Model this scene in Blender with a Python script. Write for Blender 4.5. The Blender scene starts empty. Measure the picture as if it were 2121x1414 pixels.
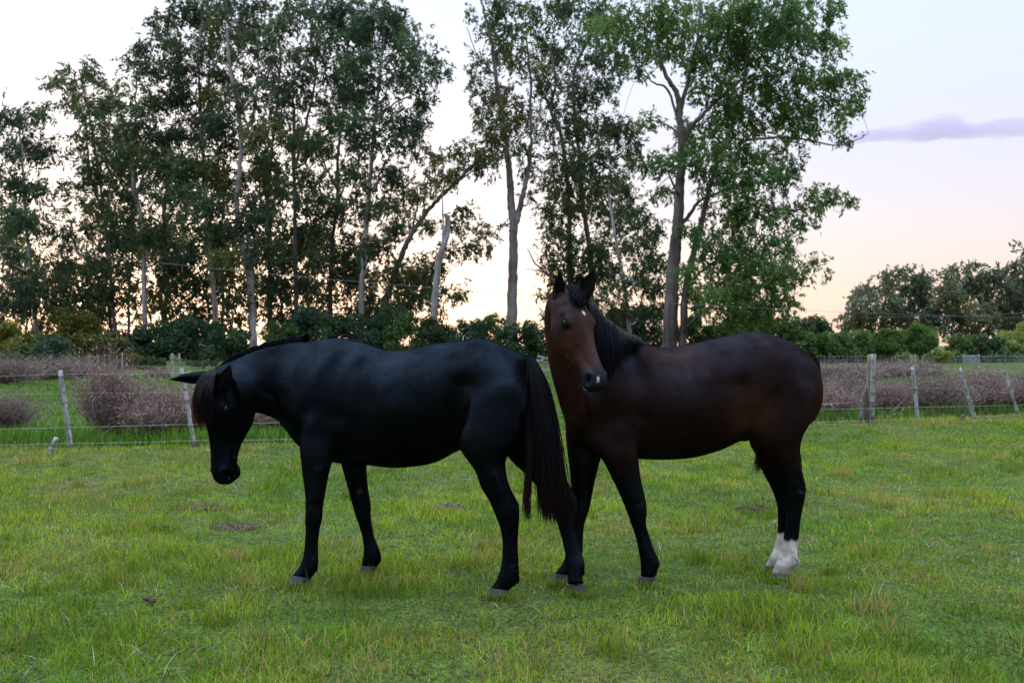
import bpy, bmesh, math, random, os
import numpy as np
from mathutils import Vector, Matrix

# ------------------------------------------------------------------ camera, sky, sun, exposure
SC = bpy.context.scene
COL = SC.collection
FPX, CX, HY, EYE = 2062.08, 1060.5, 715.0, 1.40      # focal length in photo pixels, principal column, horizon row, eye height

cam_data = bpy.data.cameras.new('camera')
cam = bpy.data.objects.new('camera', cam_data)
COL.objects.link(cam)
cam_data.sensor_width = 36.0
cam_data.lens = 35.0
cam_data.clip_start = 0.05
cam_data.clip_end = 9000.0
cam_data.dof.use_dof = True
cam_data.dof.focus_distance = 5.9
cam_data.dof.aperture_fstop = 5.0
cam.location = (0, 0, EYE)
cam.rotation_euler = (math.radians(90.0 + math.degrees(math.atan(8 / FPX))), 0, 0)
SC.camera = cam

SUN_AZ, SUN_EL = math.radians(-17.0), math.radians(3.0)   # azimuth from +Y (negative = left of frame centre)
GRAD_STRENGTH = 1.5
world = bpy.data.worlds.new('World')
SC.world = world
world.use_nodes = True
wn, wl = world.node_tree.nodes, world.node_tree.links
wn.clear()
w_out = wn.new('ShaderNodeOutputWorld')
w_sky = wn.new('ShaderNodeTexSky')
w_sky.sky_type = 'NISHITA'
w_sky.sun_disc = False
w_sky.sun_elevation = SUN_EL
w_sky.sun_rotation = SUN_AZ
w_sky.altitude = 50
w_sky.air_density = 1.0
w_sky.dust_density = 1.4
w_sky.ozone_density = 2.0
w_bg = wn.new('ShaderNodeBackground')
w_bg.inputs['Strength'].default_value = 0.045
w_hs = wn.new('ShaderNodeHueSaturation')
w_hs.inputs['Saturation'].default_value = 0.72
wl.new(w_sky.outputs[0], w_hs.inputs['Color'])
wl.new(w_hs.outputs[0], w_bg.inputs['Color'])
# dusk gradient: peach horizon, pale lavender above, blue overhead brightened to light the scene
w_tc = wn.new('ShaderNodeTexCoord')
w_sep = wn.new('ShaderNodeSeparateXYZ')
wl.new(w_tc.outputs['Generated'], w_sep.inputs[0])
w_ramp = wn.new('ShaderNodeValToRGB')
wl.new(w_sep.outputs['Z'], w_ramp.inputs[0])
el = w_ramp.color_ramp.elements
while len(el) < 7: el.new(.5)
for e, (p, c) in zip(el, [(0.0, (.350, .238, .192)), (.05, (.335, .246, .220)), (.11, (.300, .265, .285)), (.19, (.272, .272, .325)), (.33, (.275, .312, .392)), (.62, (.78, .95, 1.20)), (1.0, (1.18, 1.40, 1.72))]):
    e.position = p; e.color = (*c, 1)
w_grad = wn.new('ShaderNodeBackground')
w_grad.inputs['Strength'].default_value = GRAD_STRENGTH
# the side of the sky away from the sunset is dimmer near the horizon
w_mr = wn.new('ShaderNodeMapRange')
w_mr.inputs['From Min'].default_value = -1.0
w_mr.inputs['From Max'].default_value = 0.2
w_mr.inputs['To Min'].default_value = 0.45
w_mr.inputs['To Max'].default_value = 1.0
w_mr.interpolation_type = 'SMOOTHSTEP'
wl.new(w_sep.outputs['Y'], w_mr.inputs['Value'])
w_dim = wn.new('ShaderNodeMix'); w_dim.data_type = 'RGBA'; w_dim.blend_type = 'MULTIPLY'
w_dim.inputs['Factor'].default_value = 1.0
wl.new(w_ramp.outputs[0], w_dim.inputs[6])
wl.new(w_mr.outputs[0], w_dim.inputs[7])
wl.new(w_dim.outputs[2], w_grad.inputs['Color'])
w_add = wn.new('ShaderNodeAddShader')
wl.new(w_bg.outputs[0], w_add.inputs[0]); wl.new(w_grad.outputs[0], w_add.inputs[1])
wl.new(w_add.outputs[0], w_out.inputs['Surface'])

sun_data = bpy.data.lights.new('sun', 'SUN')
sun_data.energy = 0.6
sun_data.angle = math.radians(4.0)
sun_data.color = (1.0, 0.62, 0.34)
sun = bpy.data.objects.new('sun', sun_data)
COL.objects.link(sun)
sd = Vector((math.sin(SUN_AZ) * math.cos(SUN_EL), math.cos(SUN_AZ) * math.cos(SUN_EL), math.sin(SUN_EL)))
sun.rotation_euler = (-sd).to_track_quat('-Z', 'Y').to_euler()

SC.view_settings.view_transform = 'Standard'
SC.view_settings.look = 'None'
SC.view_settings.gamma = 1.0
SC.view_settings.use_curve_mapping = False
SC.view_settings.exposure = 0.85
SC.cycles.max_bounces = 8
SC.cycles.transparent_max_bounces = 8

# ------------------------------------------------------------------ helpers
def P(px, py, D):
    """world point at depth D seen at photo pixel (px, py)"""
    return Vector(((px - CX) / FPX * D, D, EYE - (py - HY) / FPX * D))

def GD(py):
    return FPX * EYE / (py - HY)

def tag(o, label=None, cat=None, group=None, kind=None):
    if label: o['label'] = label
    if cat: o['category'] = cat
    if group: o['group'] = group
    if kind: o['kind'] = kind
    return o

def empty(name, loc=(0, 0, 0), label=None, cat=None, group=None):
    o = bpy.data.objects.new(name, None)
    o.empty_display_size = 0.2
    COL.objects.link(o)
    o.location = loc
    return tag(o, label, cat, group)

def link(name, me, mat=None, parent=None, smooth=False):
    o = bpy.data.objects.new(name, me)
    COL.objects.link(o)
    if mat is not None and not me.materials:
        for m in (mat if isinstance(mat, (list, tuple)) else [mat]):
            me.materials.append(m)
    if smooth:
        me.polygons.foreach_set('use_smooth', np.ones(len(me.polygons), dtype=bool))
    if parent is not None:
        o.parent = parent
        o.matrix_parent_inverse = Matrix.Translation(parent.location).inverted()
    return o

def np_mesh(name, verts, loops, starts, totals, col=None):
    """mesh from numpy arrays; col = per-vertex rgb attribute 'tint'"""
    me = bpy.data.meshes.new(name)
    verts = np.asarray(verts, dtype=np.float32)
    me.vertices.add(len(verts))
    me.vertices.foreach_set('co', verts.ravel())
    me.loops.add(len(loops))
    me.loops.foreach_set('vertex_index', np.asarray(loops, dtype=np.int32))
    me.polygons.add(len(starts))
    me.polygons.foreach_set('loop_start', np.asarray(starts, dtype=np.int32))
    me.polygons.foreach_set('loop_total', np.asarray(totals, dtype=np.int32))
    me.update(calc_edges=True)
    if col is not None:
        paint(me, col)
    return me

def quads_mesh(name, verts, quads, col=None):
    q = np.asarray(quads, dtype=np.int32)
    n = len(q)
    return np_mesh(name, verts, q.ravel(), np.arange(n) * 4, np.full(n, 4), col)

def poly_mesh(name, verts, faces, col=None):
    tot = np.array([len(f) for f in faces], dtype=np.int32)
    st = np.concatenate([[0], np.cumsum(tot)[:-1]]) if len(tot) else []
    return np_mesh(name, verts, np.concatenate([np.asarray(f) for f in faces]), st, tot, col)

def paint(me, col):
    a = me.color_attributes.new('tint', 'FLOAT_COLOR', 'POINT')
    c = np.ones((len(me.vertices), 4), dtype=np.float32)
    c[:, :3] = col
    a.data.foreach_set('color', c.ravel())

def hash2(ix, iy, seed):
    h = (ix.astype(np.int64) * 374761393 + iy.astype(np.int64) * 668265263 + seed * 974634777) & 0x7fffffff
    h = ((h ^ (h >> 13)) * 1274126177) & 0x7fffffff
    return ((h ^ (h >> 16)) & 0xffff) / 65535.0

def vnoise(x, y, seed=0):
    ix, iy = np.floor(x), np.floor(y)
    fx, fy = x - ix, y - iy
    fx, fy = fx * fx * (3 - 2 * fx), fy * fy * (3 - 2 * fy)
    ix, iy = ix.astype(np.int64), iy.astype(np.int64)
    a, b = hash2(ix, iy, seed), hash2(ix + 1, iy, seed)
    c, d = hash2(ix, iy + 1, seed), hash2(ix + 1, iy + 1, seed)
    return (a * (1 - fx) + b * fx) * (1 - fy) + (c * (1 - fx) + d * fx) * fy

def smoothstep(a, b, x):
    t = np.clip((x - a) / (b - a), 0, 1)
    return t * t * (3 - 2 * t)

# ---- materials
def new_mat(name):
    m = bpy.data.materials.new(name)
    m.use_nodes = True
    nt = m.node_tree
    nt.nodes.clear()
    out = nt.nodes.new('ShaderNodeOutputMaterial')
    return m, nt, out

def N(nt, kind, **kw):
    n = nt.nodes.new(kind)
    for k, v in kw.items():
        if k in n.inputs.keys():
            n.inputs[k].default_value = v
        else:
            setattr(n, k, v)
    return n

def noise_node(nt, scale, detail=4.0, rough=0.55, coord='Object', stretch=None):
    tc = nt.nodes.new('ShaderNodeTexCoord')
    nz = nt.nodes.new('ShaderNodeTexNoise')
    nz.inputs['Scale'].default_value = scale
    nz.inputs['Detail'].default_value = detail
    nz.inputs['Roughness'].default_value = rough
    if stretch:
        mp = nt.nodes.new('ShaderNodeMapping')
        mp.inputs['Scale'].default_value = stretch
        nt.links.new(tc.outputs[coord], mp.inputs['Vector'])
        nt.links.new(mp.outputs[0], nz.inputs['Vector'])
    else:
        nt.links.new(tc.outputs[coord], nz.inputs['Vector'])
    return nz

def ramp(nt, fac, stops):
    r = nt.nodes.new('ShaderNodeValToRGB')
    e = r.color_ramp.elements
    while len(e) < len(stops):
        e.new(0.5)
    for el, (p, c) in zip(e, stops):
        el.position = p
        el.color = (c[0], c[1], c[2], 1)
    nt.links.new(fac, r.inputs[0])
    return r

def mix_mul(nt, a, b, fac=1.0):
    m = nt.nodes.new('ShaderNodeMix')
    m.data_type = 'RGBA'
    m.blend_type = 'MULTIPLY'
    m.inputs['Factor'].default_value = fac
    nt.links.new(a, m.inputs[6])
    nt.links.new(b, m.inputs[7])
    return m.outputs[2]

def leaf_material(name, base, trans=0.35, rough=0.55, spec=0.25):
    """thin leaf: per-vertex tint x base colour, part of the light passes through"""
    m, nt, out = new_mat(name)
    at = N(nt, 'ShaderNodeAttribute', attribute_name='tint')
    rgb = N(nt, 'ShaderNodeRGB')
    rgb.outputs[0].default_value = (*base, 1)
    c = mix_mul(nt, at.outputs['Color'], rgb.outputs[0])
    pb = N(nt, 'ShaderNodeBsdfPrincipled')
    pb.inputs['Roughness'].default_value = rough
    pb.inputs['Specular IOR Level'].default_value = spec
    nt.links.new(c, pb.inputs['Base Color'])
    tr = N(nt, 'ShaderNodeBsdfTranslucent')
    warm = N(nt, 'ShaderNodeRGB'); warm.outputs[0].default_value = (1.25, 1.15, 0.6, 1)
    nt.links.new(mix_mul(nt, c, warm.outputs[0]), tr.inputs['Color'])
    mx = N(nt, 'ShaderNodeMixShader')
    mx.inputs[0].default_value = trans
    nt.links.new(pb.outputs[0], mx.inputs[1])
    nt.links.new(tr.outputs[0], mx.inputs[2])
    nt.links.new(mx.outputs[0], out.inputs['Surface'])
    return m

def hair_material(name, rough=0.42, trans=0.0):
    m, nt, out = new_mat(name)
    at = N(nt, 'ShaderNodeAttribute', attribute_name='tint')
    pb = N(nt, 'ShaderNodeBsdfPrincipled')
    pb.inputs['Roughness'].default_value = rough
    pb.inputs['Specular IOR Level'].default_value = 0.05
    pb.inputs['Specular Tint'].default_value = (.6, .78, 1.0, 1)
    nt.links.new(at.outputs['Color'], pb.inputs['Base Color'])
    tr = N(nt, 'ShaderNodeBsdfTranslucent')
    gain = N(nt, 'ShaderNodeRGB'); gain.outputs[0].default_value = (4.0, 2.6, 2.0, 1)
    nt.links.new(mix_mul(nt, at.outputs['Color'], gain.outputs[0]), tr.inputs['Color'])
    mx = N(nt, 'ShaderNodeMixShader')
    mx.inputs[0].default_value = trans
    nt.links.new(pb.outputs[0], mx.inputs[1])
    nt.links.new(tr.outputs[0], mx.inputs[2])
    nt.links.new(mx.outputs[0], out.inputs['Surface'])
    return m

# ---- tubes and strands
def tube_arrays(path, radii, seg=6):
    """closed tube along a list of points -> verts, quads (+ end tips)"""
    path = np.asarray(path, dtype=float)
    n = len(path)
    tan = np.gradient(path, axis=0)
    tan /= np.linalg.norm(tan, axis=1)[:, None] + 1e-9
    ref = np.array([0.31, 0.17, 0.93])
    if abs(tan[0] @ ref) > 0.9:
        ref = np.array([1.0, 0.2, 0.1])
    v = []
    u_prev = None
    for i in range(n):
        u = np.cross(tan[i], ref) if u_prev is None else u_prev - tan[i] * (u_prev @ tan[i])
        u /= np.linalg.norm(u) + 1e-9
        u_prev = u
        w = np.cross(tan[i], u)
        a = np.linspace(0, 2 * np.pi, seg, endpoint=False)
        v.append(path[i] + radii[i] * (np.cos(a)[:, None] * u + np.sin(a)[:, None] * w))
    v = np.concatenate(v)
    q = []
    for i in range(n - 1):
        for j in range(seg):
            k = (j + 1) % seg
            q.append((i * seg + j, i * seg + k, (i + 1) * seg + k, (i + 1) * seg + j))
    return v, q, n, seg

def tubes_mesh(name, tubes, seg=6, caps=True, cols=None):
    vs, fs, cs, off = [], [], [], 0
    for ti, (path, radii) in enumerate(tubes):
        v, q, n, s = tube_arrays(path, radii, seg)
        vs.append(v)
        fs += [tuple(x + off for x in f) for f in q]
        if caps:
            fs.append(tuple(off + j for j in range(s))[::-1])
            fs.append(tuple(off + (n - 1) * s + j for j in range(s)))
        if cols is not None:
            cs.append(np.tile(np.asarray(cols[ti], dtype=float), (len(v), 1)))
        off += len(v)
    return poly_mesh(name, np.concatenate(vs), fs, np.concatenate(cs) if cols is not None else None)

def catmull(pts, sub):
    """Catmull-Rom through rows of an array"""
    p = np.asarray(pts, dtype=float)
    n = len(p)
    if n < 3:
        t = np.linspace(0, 1, sub * (n - 1) + 1)
        return p[0] + (p[1] - p[0]) * t[:, None]
    ext = np.vstack([2 * p[0] - p[1], p, 2 * p[-1] - p[-2]])
    out = []
    for i in range(1, n):
        a, b, c, d = ext[i - 1], ext[i], ext[i + 1], ext[i + 2]
        for t in np.linspace(0, 1, sub, endpoint=False):
            out.append(0.5 * (2 * b + (c - a) * t + (2 * a - 5 * b + 4 * c - d) * t * t + (3 * b - a - 3 * c + d) * t ** 3))
    out.append(p[-1])
    return np.array(out)

def blob(bm, c, r, rot=None):
    """ellipsoid"""
    ret = bmesh.ops.create_icosphere(bm, subdivisions=3, radius=1.0)
    M = Matrix.Translation(c) @ (rot.to_4x4() if rot is not None else Matrix()) @ Matrix.Diagonal((*r, 1))
    bmesh.ops.transform(bm, matrix=M, verts=ret['verts'])


def smooth_remesh(bm, voxel, smooth_it=7):
    bmesh.ops.recalc_face_normals(bm, faces=bm.faces)
    me = bpy.data.meshes.new('tmp')
    bm.to_mesh(me)
    bm.free()
    o = bpy.data.objects.new('tmp', me)
    COL.objects.link(o)
    m = o.modifiers.new('r', 'REMESH')
    m.mode = 'VOXEL'
    m.voxel_size = voxel
    m.adaptivity = 0.0
    s = o.modifiers.new('s', 'SMOOTH')
    s.factor = 0.5
    s.iterations = smooth_it
    dg = bpy.context.evaluated_depsgraph_get()
    res = bpy.data.meshes.new_from_object(o.evaluated_get(dg))
    bpy.data.objects.remove(o)
    bpy.data.meshes.remove(me)
    return res

# ------------------------------------------------------------------ ground, grass
FENCE_X = np.array([-60.0, -5.82, -4.2, 0.0, 6.3, 7.25, 8.78, 10.0, 70.0])
FENCE_Y = np.array([13.0, 13.1, 13.1, 15.0, 17.45, 17.8, 18.87, 19.64, 24.0])
fence_y = lambda x: np.interp(x, FENCE_X, FENCE_Y)

def ground_z(x, y):
    z = (vnoise(x * .9, y * .9, 1) - .5) * .05 + (vnoise(x * 2.7, y * 2.7, 2) - .5) * .02
    fade = smoothstep(40, 20, y) * smoothstep(-3, 1, y)
    # a low bank runs along the fence
    bank = np.exp(-((y - fence_y(x) + .2) / 1.0) ** 2) * .05
    return z * fade - .012 + bank

gx = np.concatenate([-np.geomspace(15, 900, 24)[::-1], np.linspace(-14.6, 14.6, 130), np.geomspace(15, 900, 24)])
gy = np.concatenate([[-60, -30, -12], np.linspace(-2, 26, 130), np.geomspace(26.5, 2500, 60)])
XX, YY = np.meshgrid(gx, gy)
gv = np.stack([XX.ravel(), YY.ravel(), ground_z(XX.ravel(), YY.ravel())], axis=1)
nxg, nyg = len(gx), len(gy)
ii = (np.arange(nyg - 1)[:, None] * nxg + np.arange(nxg - 1)[None, :]).ravel()
gq = np.stack([ii, ii + 1, ii + 1 + nxg, ii + nxg], axis=1)

M_ground, _nt, _out = new_mat('pasture_soil')
_n1 = noise_node(_nt, .35, 6, .6)
_n2 = noise_node(_nt, 6.0, 6, .65)
_r1 = ramp(_nt, _n1.outputs[0], [(.32, (.050, .088, .022)), (.5, (.075, .120, .028)), (.68, (.11, .11, .046))])
_r2 = ramp(_nt, _n2.outputs[0], [(.3, (.55, .55, .55)), (.7, (1.35, 1.35, 1.35))])
_pb = N(_nt, 'ShaderNodeBsdfPrincipled', Roughness=.95)
_pb.inputs['Specular IOR Level'].default_value = .1
_n4 = noise_node(_nt, 38.0, 5, .7)
_r4 = ramp(_nt, _n4.outputs[0], [(.36, (.16, .18, .18)), (.5, (.7, .7, .62)), (.68, (1.6, 1.5, 1.2))])
_nt.links.new(mix_mul(_nt, mix_mul(_nt, _r1.outputs[0], _r2.outputs[0]), _r4.outputs[0]), _pb.inputs['Base Color'])
_bp = N(_nt, 'ShaderNodeBump', Strength=.8, Distance=.04)
_nt.links.new(_n2.outputs[0], _bp.inputs['Height'])
_nt.links.new(_bp.outputs[0], _pb.inputs['Normal'])
_nt.links.new(_pb.outputs[0], _out.inputs['Surface'])
tag(link('ground', quads_mesh('ground', gv, gq), M_ground, smooth=True), 'flat grazed pasture running back to the trees', kind='structure')

M_grass = leaf_material('grass_blade', (1, 1, 1), .38, .62, .05)

def blades(name, x, y, h, w, lean, col, seed, kinds=None):
    """one bent blade per point: five vertices, two faces"""
    rng = np.random.default_rng(seed)
    n = len(x)
    z = ground_z(x, y) - .006
    a = rng.uniform(0, 2 * np.pi, n)
    la = rng.uniform(0, 2 * np.pi, n)
    sx, sy = np.cos(a) * w / 2, np.sin(a) * w / 2
    lx, ly = np.cos(la) * lean * h, np.sin(la) * lean * h
    hz = h * np.sqrt(np.clip(1 - (lean * .8) ** 2, .12, 1))
    V = np.empty((n, 5, 3), dtype=np.float32)
    V[:, 0] = np.stack([x - sx, y - sy, z], 1)
    V[:, 1] = np.stack([x + sx, y + sy, z], 1)
    mx, my, mz = x + lx * .35, y + ly * .35, z + hz * .62
    V[:, 2] = np.stack([mx + sx * .75, my + sy * .75, mz], 1)
    V[:, 3] = np.stack([mx - sx * .75, my - sy * .75, mz], 1)
    V[:, 4] = np.stack([x + lx, y + ly, z + hz], 1)
    b = np.arange(n) * 5
    loops = np.stack([b, b + 1, b + 2, b + 3, b + 3, b + 2, b + 4], 1).ravel()
    st = np.stack([np.arange(n) * 7, np.arange(n) * 7 + 4], 1).ravel()
    tt = np.tile([4, 3], n)
    c = np.repeat(col[:, None, :], 5, axis=1)
    return np_mesh(name, V.reshape(-1, 3), loops, st, tt, c.reshape(-1, 3))

def sample_field(rng, n, y0, y1, power, margin=1.5, half=.535):
    """points over the visible wedge, denser towards the viewer"""
    yy = np.linspace(y0, y1, 4000)
    pdf = yy ** (-power) * (half * 2 * yy + 2 * margin)
    cdf = np.cumsum(pdf); cdf /= cdf[-1]
    y = np.interp(rng.uniform(0, 1, n), cdf, yy)
    x = rng.uniform(-1, 1, n) * (half * y + margin)
    return x, y

def grass_colour(rng, x, y, straw):
    n = len(x)
    g1 = np.array([.128, .245, .020]); g2 = np.array([.250, .330, .034]); g3 = np.array([.050, .140, .026])
    k = vnoise(x * 1.3, y * 1.3, 21)[:, None]
    k2 = vnoise(x * .45 + 9, y * .45, 22)[:, None]
    c = g1 * (1 - k) + g2 * k
    f = np.clip((k2 - .45) * 2.2, 0, 1)
    c = c * (1 - f * .6) + g3 * f * .6
    c = c * rng.uniform(.48, 1.45, (n, 1)) * (1 + rng.normal(0, .07, (n, 3)))
    s = (rng.uniform(0, 1, n) < straw)[:, None]
    st = np.array([.36, .27, .13]) * rng.uniform(.55, 1.25, (n, 1))
    return np.where(s, st, np.clip(c, .01, 1))

def build_grass():
    rng = np.random.default_rng(101)
    # short sward
    x, y = sample_field(rng, 320000, 3.3, 20, 1.30)
    keep = y < fence_y(x) + .6
    x, y = x[keep], y[keep]
    tuft = smoothstep(.55, .85, vnoise(x * 2.1, y * 2.1, 31)) * .8 + smoothstep(.6, .9, vnoise(x * .8, y * .8, 32)) * .5
    clod = vnoise(x * 8.5, y * 8.5, 41)
    h = (.016 + .034 * clod * vnoise(x * 4, y * 4, 33) + .046 * tuft) * rng.uniform(.45, 1.5, len(x)) * (1 + .02 * y)
    w = rng.uniform(.0036, .0072, len(x)) * (1 + .10 * np.clip(y - 5, 0, 12))
    fl = fence_y(x)
    straw = .05 + .26 * smoothstep(.58, .8, vnoise(x * 1.1 + 5, y * 1.1, 34)) + .38 * np.exp(-((y - fl + .6) / .8) ** 2) * smoothstep(.3, .6, vnoise(x * .6, y * .6 + 3, 36))
    lean = np.clip(rng.normal(.70, .34, len(x)), 0, 1.2)
    col = grass_colour(rng, x, y, straw) * (.62 + .62 * vnoise(x * 6.3 + 2, y * 6.3, 42) + .16 * clod)[:, None]
    o = link('grass', blades('grass', x, y, h, w, lean, col, 1), M_grass)
    tag(o, 'short grazed green grass covering the foreground pasture', 'grass', kind='stuff')
    # scattered taller tussocks, greener or straw tipped
    pts, hh, cc = [], [], []
    for i in range(460):
        tx, ty = sample_field(rng, 1, 3.6, 16, 1.6, .5)
        tx, ty = tx[0], ty[0]
        if ty > fence_y(tx): continue
        m = int(rng.integers(26, 110))
        r = rng.uniform(.03, .12)
        px, py = tx + rng.normal(0, r, m), ty + rng.normal(0, r, m)
        pts.append(np.stack([px, py], 1))
        hh.append(rng.uniform(.045, .13) * rng.uniform(.5, 1.2, m))
        dry = rng.uniform(0, 1) < .5
        cc.append(grass_colour(rng, px, py, np.full(m, .66 if dry else .10)) * (1.1 if dry else .70))
    pts = np.concatenate(pts); hh = np.concatenate(hh); cc = np.concatenate(cc)
    o = link('tussocks', blades('tussocks', pts[:, 0], pts[:, 1], hh, rng.uniform(.003, .006, len(hh)), np.clip(rng.normal(.5, .22, len(hh)), 0, 1), cc, 2), M_grass)
    tag(o, 'taller tussocks of coarse grass dotted over the pasture', 'grass tussocks', kind='stuff')
    # blades standing round the hooves
    pts = []
    for hx, hy in [(596, 1211), (618, 1213), (640, 1213), (745, 1190), (775, 1190), (1006, 1238), (1030, 1239), (1054, 1238), (1175, 1232), (1200, 1233), (1218, 1232), (1137, 1211), (1162, 1213), (1316, 1215), (1340, 1217), (1594, 1203), (1618, 1205), (1580, 1186), (1605, 1187)]:
        c_ = P(hx, hy, GD(hy))
        m = 70
        pts.append(np.stack([c_.x + rng.normal(0, .035, m), c_.y - .012 - np.abs(rng.normal(0, .022, m))], 1))
    pts = np.concatenate(pts)
    o = link('hoof_grass', blades('hoof_grass', pts[:, 0], pts[:, 1], rng.uniform(.030, .078, len(pts)), rng.uniform(.003, .006, len(pts)), np.clip(rng.normal(.5, .3, len(pts)), 0, 1.1), grass_colour(rng, pts[:, 0], pts[:, 1], np.full(len(pts), .15)), 6), M_grass)
    tag(o, 'grass blades standing up around the hooves', 'grass', kind='stuff')
    # fallen straw lying flat
    n = 6500
    x, y = sample_field(rng, n, 3.5, 15, 1.4)
    cl = vnoise(x * 1.6, y * 1.6, 37) > .45
    x, y = x[cl], y[cl]
    col = np.array([.50, .43, .31]) * rng.uniform(.45, 1.2, (len(x), 1))
    o = link('straw', blades('straw', x, y, rng.uniform(.04, .15, len(x)), rng.uniform(.0025, .0055, len(x)), np.full(len(x), 1.0) + rng.uniform(0, .2, len(x)), col, 3), M_grass)
    tag(o, 'loose dry straw lying over the grass', 'straw', kind='stuff')
    # rank dark grass beyond the fence
    rng = np.random.default_rng(102)
    x, y = sample_field(rng, 80000, 12.6, 46, 1.15, 2.5)
    fl = fence_y(x)
    keep = (y > fl + .15)
    x, y, fl = x[keep], y[keep], fl[keep]
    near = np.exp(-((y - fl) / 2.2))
    open_ = smoothstep(.40, .62, vnoise(x * .10 + 4, y * .16, 38))
    h = (.05 + .22 * near * (.1 + 1.1 * vnoise(x * 1.3, y * 1.3, 39)) + .05 * vnoise(x * .5, y * .5, 40)) * rng.uniform(.5, 1.3, len(x)) * (1 + .012 * y)
    w = rng.uniform(.009, .020, len(x)) * (1 + .05 * (y - 12))
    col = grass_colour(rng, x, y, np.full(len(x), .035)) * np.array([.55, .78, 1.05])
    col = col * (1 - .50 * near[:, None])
    dead = (open_ * (rng.uniform(0, 1, len(x)) < .35))[:, None] * .6
    col = col * (1 - dead) + np.array([.15, .12, .09]) * dead
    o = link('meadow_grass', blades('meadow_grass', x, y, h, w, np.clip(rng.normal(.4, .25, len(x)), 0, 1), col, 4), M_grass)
    tag(o, 'rank darker grass growing beyond the wire fence', 'grass', kind='stuff')

build_grass()

# clumps of dead matted grass and droppings
M_straw = leaf_material('dead_grass', (1, 1, 1), .15, .8, .1)
def dead_mat(label, px, py, wpx, cat, col, hgt, n, seed):
    D = GD(py)
    c = P(px, py, D)
    rng = np.random.default_rng(seed)
    R = wpx / 2 / FPX * D
    r = np.sqrt(rng.uniform(0, 1, n)) * R
    a = rng.uniform(0, 6.283, n)
    x, y = r * np.cos(a), r * np.sin(a) * .75
    dome = np.clip(1 - (r / R) ** 2, 0, 1) * hgt * (.6 + .6 * vnoise(x * 14 + 3, y * 14 + seed, 3))
    z = rng.uniform(.1, 1.0, n) * dome + .008
    d = rng.normal(0, 1, (n, 3)) * np.array([1, 1, .35]); d /= np.linalg.norm(d, axis=1)[:, None]
    s = np.cross(d, rng.normal(0, 1, (n, 3))); s /= np.linalg.norm(s, axis=1)[:, None]
    L = rng.uniform(.03, .09, n)[:, None]; W = rng.uniform(.0018, .0045, n)[:, None]
    cen = np.stack([x, y, z], 1)
    V = np.stack([cen - d * L / 2, cen + s * W, cen + d * L / 2 + np.array([0, 0, -.004]), cen - s * W], 1).reshape(-1, 3)
    cc = np.repeat(np.array(col) * rng.uniform(.45, 1.4, (n, 1)), 4, axis=0)
    t = link('dead_grass_clump', quads_mesh('dead_grass_clump', V, np.arange(n * 4).reshape(-1, 4), cc), M_straw)
    t.location = (c.x, c.y, float(ground_z(np.array([c.x]), np.array([c.y]))[0]) - .003)
    tag(t, label, cat, 'clumps of dead grass on the pasture')
dead_mat('wide flat mat of dead brown grass below the black horse\'s muzzle', 408, 1046, 130, 'dead grass', (.23, .17, .135), .05, 1500, 61)
dead_mat('thin strip of dead grass behind the short brown droppings, left of the black horse\'s forelegs', 490, 1090, 105, 'dead grass', (.21, .16, .125), .03, 800, 62)
dead_mat('round clump of grey dead grass seen under the black horse\'s belly', 930, 1049, 82, 'dead grass', (.26, .20, .16), .05, 1000, 63)
dead_mat('dark clump of dead grass just left of the bay horse\'s hind legs', 1562, 1059, 92, 'dead grass', (.17, .125, .10), .06, 1100, 64)
dead_mat('faint brown patch of dead grass close behind the black horse\'s forelegs', 786, 977, 70, 'dead grass', (.22, .17, .12), .03, 500, 65)
dead_mat('pale straw heap at the right edge of the pasture', 2090, 1055, 75, 'dead grass', (.30, .25, .17), .03, 420, 66)

M_dung, _nt, _out = new_mat('dung')
_nz = noise_node(_nt, 40, 5, .65)
_r = ramp(_nt, _nz.outputs[0], [(.3, (.045, .030, .022)), (.7, (.11, .075, .050))])
_pb = N(_nt, 'ShaderNodeBsdfPrincipled', Roughness=.95)
_nt.links.new(_r.outputs[0], _pb.inputs['Base Color'])
_bp = N(_nt, 'ShaderNodeBump', Strength=1.0, Distance=.01)
_nt.links.new(_nz.outputs[0], _bp.inputs['Height']); _nt.links.new(_bp.outputs[0], _pb.inputs['Normal'])
_nt.links.new(_pb.outputs[0], _out.inputs['Surface'])
def dropping(label, px, py, s, seed):
    rng = np.random.default_rng(seed)
    c = P(px, py, GD(py))
    bm = bmesh.new()
    for i in range(5):
        blob(bm, Vector((rng.normal(0, s * .7), rng.normal(0, s * .5), s * (.5 + .35 * (i > 2)))), (s * rng.uniform(.5, .8), s * rng.uniform(.5, .7), s * rng.uniform(.4, .6)))
    for v in bm.verts:
        v.co += v.co.normalized() * s * .12 * (rng.uniform() - .5)
    me = bpy.data.meshes.new('horse_dropping'); bm.to_mesh(me); bm.free()
    o = link('horse_dropping', me, M_dung, smooth=True)
    o.location = (c.x, c.y, float(ground_z(np.array([c.x]), np.array([c.y]))[0]) + .01)
    tag(o, label, 'dropping', 'horse droppings')
dropping('small reddish brown horse dropping in the grass at lower left', 312, 1254, .028, 71)
dropping('dark horse dropping beside pale straw, below the wide mat of dead grass', 335, 1098, .030, 72)

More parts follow.
